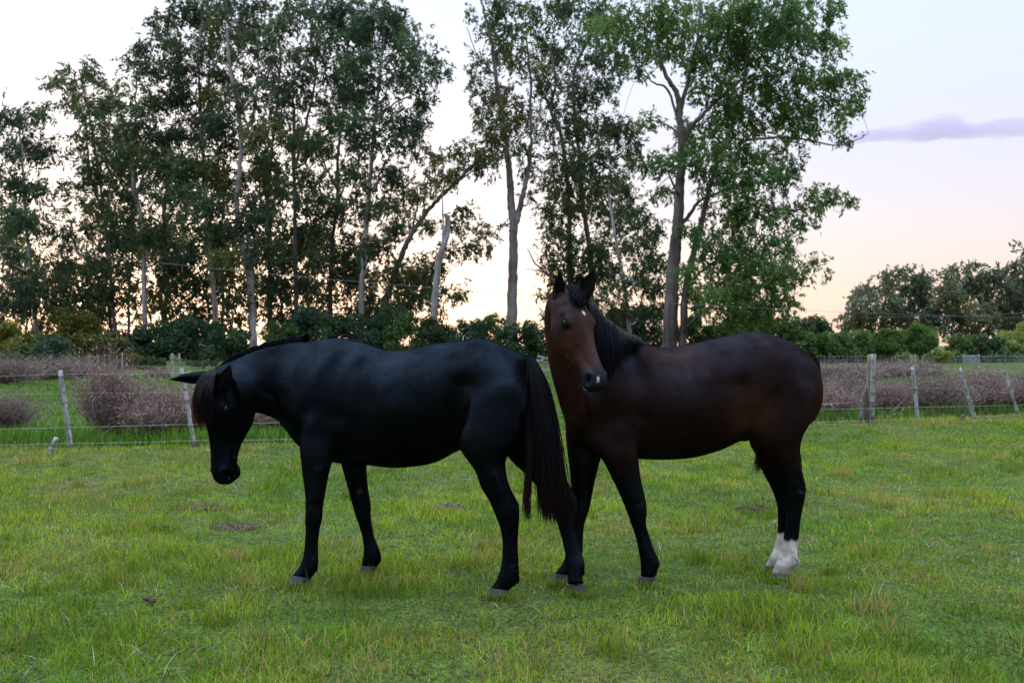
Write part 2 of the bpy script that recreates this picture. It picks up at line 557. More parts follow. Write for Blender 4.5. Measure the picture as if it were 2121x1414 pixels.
# ------------------------------------------------------------------ wire fences, stakes, gate
M_post, _nt, _out = new_mat('weathered_wood')
_nz = noise_node(_nt, 5.0, 6, .65, stretch=(4, 4, .35))
_n3 = noise_node(_nt, 13.0, 4, .6)
_r = ramp(_nt, _nz.outputs[0], [(.30, (.10, .085, .075)), (.5, (.28, .27, .26)), (.72, (.44, .44, .44))])
_r3 = ramp(_nt, _n3.outputs[0], [(.36, (.35, .30, .27)), (.50, (1, 1, 1)), (.66, (1.12, 1.2, 1.15))])
_pb = N(_nt, 'ShaderNodeBsdfPrincipled', Roughness=.85)
_nt.links.new(mix_mul(_nt, _r.outputs[0], _r3.outputs[0]), _pb.inputs['Base Color'])
_bp = N(_nt, 'ShaderNodeBump', Strength=.7, Distance=.012)
_nt.links.new(_nz.outputs[0], _bp.inputs['Height']); _nt.links.new(_bp.outputs[0], _pb.inputs['Normal'])
_nt.links.new(_pb.outputs[0], _out.inputs['Surface'])
M_tan, _nt, _out = new_mat('bare_heartwood')
_nz = noise_node(_nt, 6.0, 6, .65, stretch=(4, 4, .3))
_r = ramp(_nt, _nz.outputs[0], [(.30, (.16, .11, .075)), (.7, (.40, .30, .22))])
_pb = N(_nt, 'ShaderNodeBsdfPrincipled', Roughness=.85)
_nt.links.new(_r.outputs[0], _pb.inputs['Base Color']); _nt.links.new(_pb.outputs[0], _out.inputs['Surface'])
M_rot, _nt, _out = new_mat('rotten_wood')
_nz = noise_node(_nt, 9.0, 6, .7, stretch=(3, 3, .5))
_r = ramp(_nt, _nz.outputs[0], [(.35, (.025, .018, .015)), (.52, (.12, .092, .08)), (.70, (.34, .31, .29))])
_pb = N(_nt, 'ShaderNodeBsdfPrincipled', Roughness=.9)
_nt.links.new(_r.outputs[0], _pb.inputs['Base Color'])
_bp = N(_nt, 'ShaderNodeBump', Strength=1, Distance=.03)
_nt.links.new(_nz.outputs[0], _bp.inputs['Height']); _nt.links.new(_bp.outputs[0], _pb.inputs['Normal'])
_nt.links.new(_pb.outputs[0], _out.inputs['Surface'])
def plain(name, col, rough=.5, metal=0.0):
    m, nt, out = new_mat(name)
    pb = N(nt, 'ShaderNodeBsdfPrincipled', Roughness=rough, Metallic=metal)
    nz = noise_node(nt, 30, 3)
    r = ramp(nt, nz.outputs[0], [(.3, tuple(c * .8 for c in col)), (.7, tuple(c * 1.15 for c in col))])
    nt.links.new(r.outputs[0], pb.inputs['Base Color'])
    nt.links.new(pb.outputs[0], out.inputs['Surface'])
    return m
M_wire = plain('galvanised_wire', (.42, .42, .34), .5, .2)
M_tie = plain('rusty_tie_wire', (.02, .017, .016), .7)
M_cable = plain('power_cable', (.13, .14, .17), .6)

def post_mesh(p0, p1, r0, r1, seed, seg=10, square=0.0):
    """hand-split stake from p0 (ground) to p1 (top), slightly crooked, rough top"""
    rng = np.random.default_rng(seed)
    p0, p1 = np.array(p0), np.array(p1)
    n = 9
    path = [p0 + (p1 - p0) * t + np.array([rng.normal(0, .004), rng.normal(0, .004), 0]) * math.sin(t * 3.1) for t in np.linspace(0, 1, n)]
    rad = np.linspace(r0, r1, n) * rng.uniform(.92, 1.08, n)
    v, q, n_, s = tube_arrays(path, rad, seg)
    v = v.reshape(n_, s, 3)
    lobes = 1 + rng.uniform(-.14, .14, s)
    cen = v.mean(axis=1, keepdims=True)
    v = cen + (v - cen) * lobes[None, :, None]
    ax = (p1 - p0) / np.linalg.norm(p1 - p0)
    v[-1] += ax * rng.uniform(-.02, .02, s)[:, None]
    v = v.reshape(-1, 3)
    f = [tuple(x) for x in q] + [tuple(range(s))[::-1], tuple((n_ - 1) * s + j for j in range(s))]
    return poly_mesh('post', v, f)

def knots(p0, p1, r, hs):
    """dark loops of tie wire round a post, at heights along it"""
    p0, p1 = np.array(p0), np.array(p1)
    ax = (p1 - p0) / np.linalg.norm(p1 - p0)
    u = np.cross(ax, [0, 1, 0]); u /= np.linalg.norm(u); w = np.cross(ax, u)
    tb = []
    for h in hs:
        c = p0 + (p1 - p0) * h
        a = np.linspace(0, 6.4, 15)
        tb.append((c + (np.cos(a)[:, None] * u + np.sin(a)[:, None] * w) * (r * 1.16) + ax * (a[:, None] * .002), np.full(15, .0045)))
    return tb

fence = empty('wire_fence', (0, 15.5, 0), 'nearest wire fence on leaning grey wooden stakes crossing behind both horses', 'fence')
stakes = [((148, 936), (125, 769), 5.6, 5.0, 81), ((406, 934), (376, 763), 4.6, 4.0, 82), ((1902, 878), (1890, 759), 4.0, 3.4, 83), ((2022, 870), (1987, 762), 3.8, 3.0, 84), ((2112, 863), (2081, 766), 3.6, 2.8, 85)]
ties = []
STK = []
for (b, t, w0, w1, sd_) in stakes:
    D = GD(b[1])
    p0, p1 = P(b[0], b[1] + 6, D), P(t[0], t[1], D + .03)
    link('post', post_mesh(p0, p1, w0 / FPX * D, w1 / FPX * D, sd_), M_post, fence)
    ties += knots(p0, p1, (w0 + w1) / 2 / FPX * D, [.10, .32, .62, .93])
    STK.append((b[0], p0, p1))
# further stakes of the same line, beyond the frame edges and behind the horses
for px_, b_, sd_ in [(660, 926, 86), (-120, 938, 88), (2230, 858, 89)]:
    D = GD(b_)
    p0, p1 = P(px_ + 14, b_ + 6, D), P(px_ - 8, b_ - 2400 / D + 18, D)
    link('post', post_mesh(p0, p1, 4.6 / FPX * D, 4.0 / FPX * D, sd_), M_post, fence)
    STK.append((px_, p0, p1))
# heavy strainer post: grey face, bare tan flank, rotten leaning half
D = GD(880)
p0, p1 = P(1802, 884, D), P(1805, 733, D)
def slab(pts_b, pts_t, d0, d1, mat, name, seed, lab=None):
    rng = np.random.default_rng(seed)
    (xa, xb, yb), (xc, xd, yt) = pts_b, pts_t
    rows = []
    for t in np.linspace(0, 1, 9):
        l, r, y = xa + (xc - xa) * t, xb + (xd - xb) * t, yb + (yt - yb) * t
        j = rng.normal(0, .35, 4)
        rows.append([P(l + j[0], y, D + d0), P((l + r) / 2, y + j[3], D + d0 - .025), P(r + j[1], y, D + d0), P(r + j[2], y, D + d1), P((l + r) / 2, y, D + d1 + .02), P(l, y, D + d1)])
    v = np.array([tuple(p) for r in rows for p in r])
    s = 6
    f = [(i * s + j, i * s + (j + 1) % s, (i + 1) * s + (j + 1) % s, (i + 1) * s + j) for i in range(8) for j in range(s)]
    f += [tuple(range(s))[::-1], tuple(8 * s + j for j in range(s))]
    o = link(name, poly_mesh(name, v, f), mat, fence)
    if lab: o['label'] = lab
slab((1799, 1810, 876), (1803, 1814, 733), -.045, .05, M_post, 'post', 91, 'thick grey squared strainer post')
slab((1791, 1798.4, 862), (1797, 1802.4, 734), -.03, .05, M_tan, 'split_face', 92, 'bare tan flank split off the thick post')
slab((1772, 1800, 884), (1792, 1797, 800), -.06, .07, M_rot, 'rotten_half', 93, 'rotten dark half leaning on the thick post')
ties += knots(p0, p1, .075, [.34, .62, .12])
for tb_ in ties:
    link('tie', tubes_mesh('tie', [tb_], 4), M_tie, fence)
# wires
def wire(pts, r=.0021):
    path = catmull(np.array([tuple(p) for p in pts]), 8)
    link('wire', tubes_mesh('wire', [(path, np.full(len(path), r))], 4), M_wire, fence)
STK.sort(key=lambda s: s[0])
def along(ys):
    """wire through (column, row) points at the depth of the fence line"""
    out = []
    for x, y in ys:
        bx = np.interp(x, [-140, 148, 406, 1802, 1902, 2022, 2112, 2260], [938, 936, 934, 882, 878, 870, 863, 857])
        out.append(P(x, y, GD(bx) - .05))
    return out
wire(along([(-140, 784), (0, 779), (125, 775), (250, 775), (378, 772), (660, 768), (1200, 764), (1800, 759), (1890, 763), (1988, 765), (2083, 769), (2260, 770)]), .0014)
wire(along([(-140, 894), (0, 888.5), (143, 885), (300, 881), (398, 878.5), (660, 873), (1250, 858), (1802, 845.5), (1897, 843), (2015, 841), (2106, 838.5), (2260, 835)]))
wire(along([(-140, 926), (0, 921.5), (147, 918), (300, 915.5), (404, 912), (660, 908), (1250, 890), (1700, 873.5), (1802, 871), (1900, 867), (2019, 863), (2110, 859), (2260, 853)]))
wire(along([(-140, 826), (0, 817), (132, 815), (388, 812), (660, 806), (1250, 804), (1802, 801), (1893, 803), (2000, 805), (2095, 806), (2260, 803)]), .0010)

# short broken stake lying against the lowest wire at far left
D = GD(945)
st_ = empty('broken_stake', (P(102, 940, D).x, D, 0), 'short grey broken stake leaning in the grass left of the first fence post', 'stake')
link('stake_body', post_mesh(P(98, 949, D), P(117, 908, D + .05), 5.4 / FPX * D, 4.8 / FPX * D, 94), M_post, st_)
for tb_ in knots(P(98, 949, D), P(117, 908, D + .05), 5.2 / FPX * D, [.42, .62]):
    link('tie', tubes_mesh('tie', [tb_], 4), M_tie, st_)
# little leaning stub between the right hand stakes
D = GD(877)
tag(link('wood_stub', post_mesh(P(1986, 878, D), P(1997, 858, D), .035, .03, 95), M_rot), 'short dark wooden stub leaning between two fence stakes at right', 'stub')

# second fence, far out on the left: H brace, single post and twin posts with a rail
back = empty('back_fence', (0, 43, 0), 'distant fence with twin posts and rail beyond the dry bushes at left', 'fence')
def bpost(x, yt, yb, w, D, sd_, lean=0):
    link('post', post_mesh(P(x + lean, yb, D), P(x, yt, D), w / FPX * D, w * .9 / FPX * D, sd_, 8), M_post, back)
bpost(357, 732, 784, 2.3, 42, 101); bpost(371, 732, 786, 2.3, 42.5, 102, 3)
link('rail', tubes_mesh('rail', [([P(356, 742, 42), P(372, 742, 42.5)], [.022, .022])], 6), M_post, back)
bpost(253, 731, 780, 2.0, 44, 103); bpost(186, 734, 772, 1.6, 52, 104); bpost(202, 735, 772, 1.6, 52, 105)
link('rail', tubes_mesh('rail', [([P(185, 739, 52), P(203, 739, 52)], [.03, .03])], 6), M_post, back)
for y0, y1, y2 in [(758, 759.5, 762), (769, 770.5, 774)]:
    pth = [P(-100, y0 - 2, 60), P(190, y0 - 1, 52), P(253, y0, 44), P(364, y1, 42), P(520, y1 + 1, 41), P(800, y2, 41)]
    link('wire', tubes_mesh('wire', [([tuple(p) for p in pth], np.full(6, .005))], 4), M_wire, back)

# far picket line and metal gate at right
M_picket = plain('grey_picket', (.11, .12, .125), .85)
far = empty('picket_fence', (P(1850, 750, 78).x, 78, 0), 'far fence of thin pale pickets below the round trees at right', 'fence')
rng = np.random.default_rng(110)
xs_, i_ = 1700, 0
while xs_ < 2150:
    if not (1996 < xs_ < 2034):
        big = (i_ % 7 == 2)
        top = 736 - (5 if big else 0) + rng.normal(0, 1.5)
        link('picket', post_mesh(P(xs_, 752, 79), P(xs_ + rng.normal(0, .8), top, 79), .032 if not big else .07, .028 if not big else .065, 300 + i_, 6), M_picket, far)
    xs_ += rng.uniform(5.5, 9.5); i_ += 1
for y in (738, 745):
    link('wire', tubes_mesh('wire', [([tuple(P(1690, y, 79)), tuple(P(2160, y, 79))], [.012, .012])], 4), M_wire, far)
gate = empty('field_gate', (P(2012, 752, 78).x, 78, 0), 'grey barred field gate in the far picket fence', 'gate')
M_gate = plain('painted_steel', (.34, .38, .44), .5)
for y in (737, 741, 745, 749):
    link('bar', tubes_mesh('bar', [([tuple(P(1997, y, 78)), tuple(P(2027, y, 78))], [.045, .045])], 6), M_gate, gate)
for x in (1996.2, 2027.8):
    link('gate_post', post_mesh(P(x, 753, 78), P(x, 734, 78), .075, .075, 120, 8), M_post, gate)

# overhead cables
def cable(label, pts, r):
    path = catmull(np.array([tuple(P(*p)) for p in pts]), 6)
    o = link('power_line', tubes_mesh('power_line', [(path, np.full(len(path), r))], 5), M_cable)
    tag(o, label, 'cable')
inv = lambda x: 1 / np.interp(x, [-200, 2300], [1 / 40, 1 / 95])
cable('long sagging overhead cable crossing in front of the gum trunks', [(x, y, inv(x)) for x, y in [(-150, 494), (0, 508.5), (300, 541), (550, 566.5), (820, 590), (1000, 603), (1240, 620), (1500, 634), (1720, 645), (1900, 652), (2121, 657), (2260, 660)]], .011)
cable('lower overhead cable seen against the far trees at right', [(x, y, 85) for x, y in [(1280, 668), (1500, 664), (1750, 659), (2000, 654), (2121, 648), (2260, 640)]], .011)

# ------------------------------------------------------------------ dry brush behind the fence
M_twig = leaf_material('dry_twig', (1, 1, 1), .10, .85, .1)
def dry_bush_mesh(w, h, n, seed, col, green=.05):
    """a thicket of thin stems carrying fine dead twigs and seed heads"""
    rng = np.random.default_rng(seed)
    Vs, Cs = [], []
    ns = int(n * .10)
    base = rng.normal(0, 1, (ns, 2)) * np.array([w * .20, w * .14])
    ang = rng.uniform(0, 6.283, ns)
    out_ = rng.uniform(0, 1, ns) ** .6
    lobe = .62 + .6 * vnoise(ang * 1.1 + seed, out_ * 1.6 + 2, seed)
    tip = np.stack([base[:, 0] + np.cos(ang) * out_ * w * .52 * lobe, base[:, 1] + np.sin(ang) * out_ * w * .40 * lobe, h * (1 - .50 * out_ ** 2) * lobe * rng.uniform(.60, 1.05, ns)], 1)
    root = np.stack([base[:, 0] * .6, base[:, 1] * .6, np.zeros(ns)], 1)
    col = np.array(col)
    def strips(a, b, wd, c):
        d = b - a
        s = np.cross(d, rng.normal(0, 1, d.shape)); s /= np.linalg.norm(s, axis=1)[:, None] + 1e-9
        m = (a + b) / 2 + rng.normal(0, .04, a.shape) * np.linalg.norm(d, axis=1)[:, None]
        Vs.append(np.stack([a, m + s * wd[:, None], b, m - s * wd[:, None]], 1).reshape(-1, 3))
        Cs.append(np.repeat(c, 4, axis=0))
    strips(root, tip, np.full(ns, .0045) * (1 + w * .3), col * .9 * rng.uniform(.6, 1.4, (ns, 1)))
    nt = n
    k = rng.integers(0, ns, nt)
    t = rng.uniform(.30, 1.0, nt)[:, None]
    p = root[k] * (1 - t) + tip[k] * t + rng.normal(0, .05, (nt, 3)) * w * .35 * np.array([1, 1, .6])
    p[:, 2] = np.clip(p[:, 2], .03, None)
    d = rng.normal(0, 1, (nt, 3)) + np.array([0, 0, .5]); d /= np.linalg.norm(d, axis=1)[:, None]
    L = rng.uniform(.05, .16, nt)[:, None]
    strips(p, p + d * L, rng.uniform(.0028, .006, nt), col * rng.uniform(.55, 1.5, (nt, 1)) * (1 + rng.normal(0, .08, (nt, 3))))
    m2 = int(n * .8)
    k2 = rng.integers(0, nt, m2)
    q = p[k2] + d[k2] * L[k2] * rng.uniform(.3, 1.1, (m2, 1))
    d2 = rng.normal(0, 1, (m2, 3)); d2 /= np.linalg.norm(d2, axis=1)[:, None]
    isg = rng.uniform(0, 1, (m2, 1)) < green
    c2 = np.where(isg, np.array([.10, .13, .05]), col * 1.35) * rng.uniform(.5, 1.5, (m2, 1))
    strips(q, q + d2 * rng.uniform(.016, .04, (m2, 1)), rng.uniform(.004, .009, m2), c2)
    V = np.concatenate(Vs); C = np.clip(np.concatenate(Cs), .004, 1)
    return quads_mesh('dry_bush', V, np.arange(len(V)).reshape(-1, 4), C)

PURP = (.25, .175, .165)
def put_bush(me, px, py, D, sx, sz, rz, label, group=None):
    o = link('dry_bush', me, M_twig)
    c = P(px, py, D)
    o.location = (c.x, D, -.02)
    o.rotation_euler = (0, 0, rz)
    o.scale = (sx, sx, sz)
    tag(o, label, 'bush', group or 'dry brown bushes beyond the fence')
big = dry_bush_mesh(1.05, 1.24, 6500, 131, PURP)
low = dry_bush_mesh(1.30, 1.02, 6000, 132, PURP)
mid = dry_bush_mesh(1.6, 1.0, 5500, 133, (.21, .158, .150), .16)
put_bush(big, 232, 0, 16.0, .95, 1.22, .3, 'tallest dry purplish brown bush right of the first white fence post')
put_bush(low, 325, 0, 15.8, .92, 1.0, 1.4, 'rounded dry bush in front of the leaning stake by the black horse\'s ear')
put_bush(low, 395, 0, 16.6, .8, .92, 4.0, 'dry bush seen behind the black horse\'s forelock and lowered face')
put_bush(low, 575, 0, 17.0, 1.0, .62, 2.6, 'low dry bush under the black horse\'s neck')
put_bush(low, 490, 0, 17.6, .9, .62, .8, 'dry bush framed between the black horse\'s jaw and chest')
put_bush(mid, 18, 0, 17.0, .62, .74, .5, 'low half green dry bush at the left edge behind the fence')
for i, (x, D, s_, sz, lb) in enumerate([(10, 36, 1.6, 1.25, 'dark dry thicket at the left edge on the far side of the meadow'), (100, 41, 1.9, 1.15, 'dark dry thicket left of the first fence post top'), (160, 43, 1.4, 1.0, 'dark dry thicket just behind the tallest dry bush'), (330, 44, 1.0, .55, 'small dry thicket left of the twin posts'), (540, 40, 1.8, .8, 'dry thicket beyond the black horse\'s neck')]):
    put_bush(mid, x, 0, D, s_, sz, i * 1.7, lb)
rb = [(1722, 20.2, .95, .92, 'dry bush touching the bay horse\'s rump'), (1764, 22.5, 1.05, 1.02, 'dry bush just left of the thick strainer post'), (1836, 20.6, .95, 1.0, 'greyish dry bush just right of the thick strainer post'),
      (1872, 24.0, .8, .72, 'lower dry bush between the strainer post and the next stake'), (1938, 20.9, 1.1, 1.10, 'dense dry bush right of the first thin stake'), (1978, 21.6, .9, .95, 'dry bush behind the second leaning stake at right'),
      (2040, 22.0, 1.2, 1.15, 'tall dark dry bush between the last two leaning stakes'), (2096, 22.6, 1.2, 1.22, 'tallest dry bush behind the last leaning stake'), (2146, 21.5, 1.1, 1.1, 'dry bush cut off by the right edge'),
      (1700, 25.0, 1.1, .9, 'far dry bush behind the bay horse\'s tail'), (2005, 27.0, 1.2, .9, 'far dry bush seen over the second leaning stake')]
for i, (x, D, s_, sz, lb) in enumerate(rb):
    put_bush([low, mid, big][i % 3], x, 0, D, s_ * .9, sz * (.72, .95, .70, .86, .92)[i % 5], i * 1.3, lb)
for i, (x, D, lb) in enumerate([(1765, 42, 'hazy low dry bush far behind the strainer post'), (1830, 44, 'hazy low dry bush under the left round tree'), (1905, 46, 'hazy low dry bush under the right round tree'), (1700, 40, 'hazy low dry bush far behind the bay horse\'s tail')]):
    put_bush(mid, x, 0, D, 2.0, .85, i * 2.1, lb)

# bleached dead branches between the two horses and by the strainer post
def dead_branch(label, pts_list, D, r, col):
    tb = []
    for pts in pts_list:
        path = catmull(np.array([tuple(P(x, y, D + dd)) for x, y, dd in pts]), 4)
        tb.append((path, np.linspace(r, r * .3, len(path))))
    o = link('dead_branch', tubes_mesh('dead_branch', tb, 6, cols=[col] * len(tb)), M_twig)
    tag(o, label, 'branch', 'dead branches by the fence')
dead_branch('heap of bleached dead branches between the black rump and the bay neck', [[(1108, 752, 0), (1125, 744, .3), (1142, 738, .5)], [(1112, 745, .2), (1128, 750, .1), (1150, 752, 0)], [(1118, 790, 0), (1128, 765, .2), (1133, 740, .1)], [(1110, 770, .1), (1130, 772, .2), (1146, 766, 0)], [(1115, 738, .2), (1130, 742, 0), (1144, 748, .1)]], 24, .03, (.24, .22, .22))
dead_branch('bleached broken branches on the ground right of the strainer post', [[(1832, 870, .2), (1850, 852, .1), (1868, 832, 0)], [(1838, 868, 0), (1858, 856, .1), (1880, 862, .2)], [(1856, 874, .1), (1866, 855, 0), (1872, 845, .1)]], 18.6, .018, (.25, .22, .21))
dead_branch('thin bare branch leaning across the grass beside the tallest dry bush', [[(170, 936, -.3), (205, 905, -.1), (240, 880, .1)], [(190, 918, 0), (215, 903, .1), (228, 888, .1)]], 14.2, .008, (.19, .16, .13))
dead_branch('fallen pale branch lying level with the wire behind the bay horse\'s hocks', [[(1660, 842, 0), (1700, 838, .1), (1735, 835, .1), (1764, 834, .2)], [(1690, 840, 0), (1697, 848, .05), (1699, 856, .05)], [(1720, 837, 0), (1726, 845, 0), (1724, 852, .05)]], 18.0, .016, (.33, .29, .25))
# ------------------------------------------------------------------ trees and shrubs
def bark_material(name, stops, rough=.85):
    m, nt, out = new_mat(name)
    nz = noise_node(nt, 1.6, 6, .65, stretch=(1.6, 1.6, .16))
    n2 = noise_node(nt, .5, 4, .6)
    ad = N(nt, 'ShaderNodeMath', operation='ADD')
    ad.use_clamp = False
    ml = N(nt, 'ShaderNodeMath', operation='MULTIPLY'); ml.inputs[1].default_value = .5
    nt.links.new(n2.outputs[0], ml.inputs[0])
    nt.links.new(nz.outputs[0], ad.inputs[0]); nt.links.new(ml.outputs[0], ad.inputs[1])
    r = ramp(nt, ad.outputs[0], stops)
    pb = N(nt, 'ShaderNodeBsdfPrincipled', Roughness=rough)
    nt.links.new(r.outputs[0], pb.inputs['Base Color'])
    bp = N(nt, 'ShaderNodeBump', Strength=.6, Distance=.06)
    nt.links.new(nz.outputs[0], bp.inputs['Height']); nt.links.new(bp.outputs[0], pb.inputs['Normal'])
    nt.links.new(pb.outputs[0], out.inputs['Surface'])
    return m
M_pale = bark_material('pale_gum_bark', [(.48, (.080, .058, .050)), (.64, (.22, .19, .19)), (.86, (.42, .38, .385))])
M_dark = bark_material('dark_gum_bark', [(.52, (.040, .030, .027)), (.70, (.095, .078, .074)), (.95, (.18, .155, .15))])
M_mid = bark_material('brown_gum_bark', [(.48, (.060, .044, .040)), (.66, (.135, .110, .108)), (.88, (.235, .20, .205))])
M_leaf = leaf_material('gum_leaf', (1, 1, 1), .34, .55, .12)
M_shrub = leaf_material('shrub_leaf', (1, 1, 1), .26, .60, .10)

def leaves(cen, L, W, rng, droop, tint, var=.3, along=None):
    n = len(cen)
    d = rng.normal(0, 1, (n, 3)); d /= np.linalg.norm(d, axis=1)[:, None]
    d = d * .75 + along if along is not None else d + np.array([0, 0, -droop])
    d /= np.linalg.norm(d, axis=1)[:, None]
    s = np.cross(d, rng.normal(0, 1, (n, 3))); s /= np.linalg.norm(s, axis=1)[:, None]
    l = (L * rng.uniform(.6, 1.4, n))[:, None]; w = (W * rng.uniform(.6, 1.4, n))[:, None]
    V = np.stack([cen - d * l / 2, cen + s * w / 2, cen + d * l / 2, cen - s * w / 2], 1).reshape(-1, 3)
    c = np.array(tint) * rng.uniform(1 - var, 1 + var, (n, 1)) * (1 + rng.normal(0, .07, (n, 3)))
    return V, np.repeat(np.clip(c, .004, 1), 4, axis=0)

GREEN = (.066, .104, .040)
DUSK = (.066, .104, .054)
OLIVE = (.108, .120, .044)

def gum_tree(label, D, stems, clumps, tint=DUSK, bark=None, seed=1, depth=2.6, dens=1.0, leaf=(.46, .138), droop=.75, group='gum trees of the grove', tint2=None, name='gum_tree', ground=True, grow=1.0):
    """stems: (pixel path from the base up, width at base, width at top); clumps: (column, row, radius) of the leaf masses"""
    rng = np.random.default_rng(seed)
    px2m = D / FPX
    SP, SR, tubes = [], [], []
    for path, w0, w1 in stems:
        pts = []
        for k, (x, y) in enumerate(path):
            pts.append(tuple(P(x, y, D + .25 * math.sin(k * 1.7 + seed))))
        pts = np.array(pts)
        if ground and len(tubes) == 0 or (ground and path[0][1] > 640):
            pts = np.vstack([[pts[0][0] + (pts[0][0] - pts[1][0]) * .15, pts[0][1], -.1], pts])
        sm = catmull(pts, 6)
        sm[1:-1] += rng.normal(0, .03, sm[1:-1].shape)
        t = np.linspace(0, 1, len(sm))
        rr = (w0 + (w1 - w0) * t ** .8) / 2 * px2m * rng.uniform(.94, 1.06, len(sm))
        rr *= 1 + .35 * np.exp(-t * 22)
        tubes.append((sm, rr, 9))
        SP.append(sm); SR.append(rr)
    SP = np.concatenate(SP); SR = np.concatenate(SR)
    LV, LC = [], []
    order = sorted(clumps, key=lambda q: min(abs(q[0] - xx) + abs(q[1] - yy) for st_ in stems for xx, yy in st_[0]))
    for (x, y, r) in order:
        c = np.array(P(x, y, D + rng.normal(0, depth)))
        R = r * px2m * grow
        dist = np.linalg.norm(SP - c, axis=1)
        h = np.linalg.norm((SP - c)[:, :2], axis=1)
        cost = dist + 1.1 * np.clip(SP[:, 2] - (c[2] - .35 * h), 0, None)
        k = int(np.argmin(cost))
        p0 = SP[k]
        ln = np.linalg.norm(c - p0)
        if ln > .4:
            mid = p0 * .5 + c * .5 + np.array([0, 0, .10 * ln]) * rng.uniform(-.6, 1) + rng.normal(0, .07, 3) * ln
            path = catmull(np.array([p0, mid, c]), 5)
            r0 = min(SR[k] * .62, .03 + .017 * ln)
            rl = np.linspace(r0, .022, len(path))
            tubes.append((path, rl, 6))
            SP = np.vstack([SP, path[3:]]); SR = np.concatenate([SR, rl[3:]])
        nsub = max(5, int(9 * rng.uniform(.8, 1.25)))
        u = rng.normal(0, 1, (nsub, 3)); u /= np.linalg.norm(u, axis=1)[:, None]
        sub = c + u * (rng.uniform(.25, 1, nsub) ** .6)[:, None] * R * np.array([1.0, 1.0, .82])
        for j, sp in enumerate(sub):
            if j < 6:
                m = (c + sp) / 2 + rng.normal(0, .08, 3) * R
                tubes.append((np.array([c, m, sp]), np.array([.024, .015, .007]), 4))
        area = math.pi * R * R
        nl = int(area * 3.3 * dens / (leaf[0] * leaf[1] * .42))
        ns = max(6, nl // 11)
        k = rng.integers(0, nsub, ns)
        sc = R * rng.uniform(.20, .46, nsub)
        off = rng.normal(0, 1, (ns, 3)) * sc[k][:, None] * np.array([1, 1, .9])
        scen = sub[k] + off
        # each spray hangs from its twig: leaves strung along a drooping line
        sdir = rng.normal(0, .55, (ns, 3)) + (scen - c) / (R + .1) * .5 + np.array([0, 0, -droop])
        sdir /= np.linalg.norm(sdir, axis=1)[:, None]
        kk = rng.integers(0, ns, nl)
        pos = scen[kk] + sdir[kk] * (rng.uniform(0, 1, nl) * leaf[0] * 2.1)[:, None] + rng.normal(0, leaf[0] * .22, (nl, 3))
        tn = np.array(tint if tint2 is None or rng.uniform() < .6 else tint2)
        V, C = leaves(pos, leaf[0], leaf[1], rng, 0.0, tn * rng.uniform(.8, 1.2), .34, sdir[kk])
        LV.append(V); LC.append(C)
    base = P(stems[0][0][0][0], 745, D)
    t = empty(name, (base.x, D, 0), label, 'tree', group)
    vs, fs, off = [], [], 0
    for path, rr, sg in tubes:
        v, q, n, s = tube_arrays(path, rr, sg)
        vs.append(v); fs.append(np.asarray(q) + off); off += len(v)
    link('trunk', quads_mesh('trunk', np.concatenate(vs), np.concatenate(fs)), bark or M_dark, t, smooth=True)
    if LV:
        V = np.concatenate(LV)
        link('crown', quads_mesh('crown', V, np.arange(len(V)).reshape(-1, 4), np.concatenate(LC)), M_leaf, t)
    return t

def copy_tree(t, dx, dy, s, rz, label=None):
    c = t.copy(); COL.objects.link(c)
    c.location = (t.location.x + dx, t.location.y + dy, 0)
    c.scale = (s, s, s); c.rotation_euler = (0, 0, rz)
    if label: c['label'] = label
    for ch in list(t.children):
        d = ch.copy(); COL.objects.link(d); d.parent = c
        d.matrix_parent_inverse = ch.matrix_parent_inverse.copy()
    return c

gum_tree('dark leafy gum at the left edge with a slender pale trunk', 96, [([(76, 690), (74, 663), (66, 590), (59, 520), (54, 460), (50, 406), (46, 340), (40, 270)], 11, 4)],
    [(20, 236, 26), (85, 226, 24), (50, 300, 40), (105, 318, 30), (15, 310, 30), (15, 385, 42), (92, 395, 36), (55, 450, 44), (126, 478, 20), (10, 470, 40), (20, 540, 45), (92, 565, 38), (25, 610, 45), (80, 625, 35), (140, 530, 20), (0, 250, 25), (55, 235, 16)], (.060, .095, .058), M_pale, 201, tint2=DUSK)
gum_tree('leaning gum whose narrow top stands alone against the sky at upper left', 100, [([(240, 700), (234, 640), (226, 540), (214, 440), (202, 350), (190, 270), (176, 200), (165, 150)], 9, 3), ([(212, 430), (188, 376), (180, 300), (178, 277)], 5, 3)],
    [(166, 144, 24), (115, 160, 20), (198, 164, 18), (140, 185, 20), (150, 205, 26), (205, 205, 30), (176, 245, 28), (235, 215, 24), (160, 290, 20), (228, 282, 36), (190, 335, 30), (170, 390, 22), (228, 360, 32), (210, 430, 34), (175, 470, 22), (245, 450, 30), (190, 540, 34), (150, 600, 30), (215, 610, 30), (170, 640, 20), (112, 152, 10), (185, 135, 12)], OLIVE, None, 202, tint2=DUSK)
gum_tree('straight pale trunked gum left of the grove centre, forked at half height', 98, [([(301, 700), (300, 678), (298, 590), (297, 495), (290, 440), (277, 396), (270, 341), (258, 305), (250, 280)], 14, 4), ([(281, 410), (300, 350), (310, 290), (308, 230)], 6, 3)],
    [(290, 205, 22), (322, 215, 26), (262, 245, 30), (310, 270, 36), (278, 330, 34), (240, 310, 28), (330, 340, 36), (292, 398, 30), (340, 400, 30), (255, 400, 28), (330, 470, 34), (285, 480, 24), (250, 480, 26), (345, 545, 30), (262, 560, 24)], DUSK, M_pale, 203)
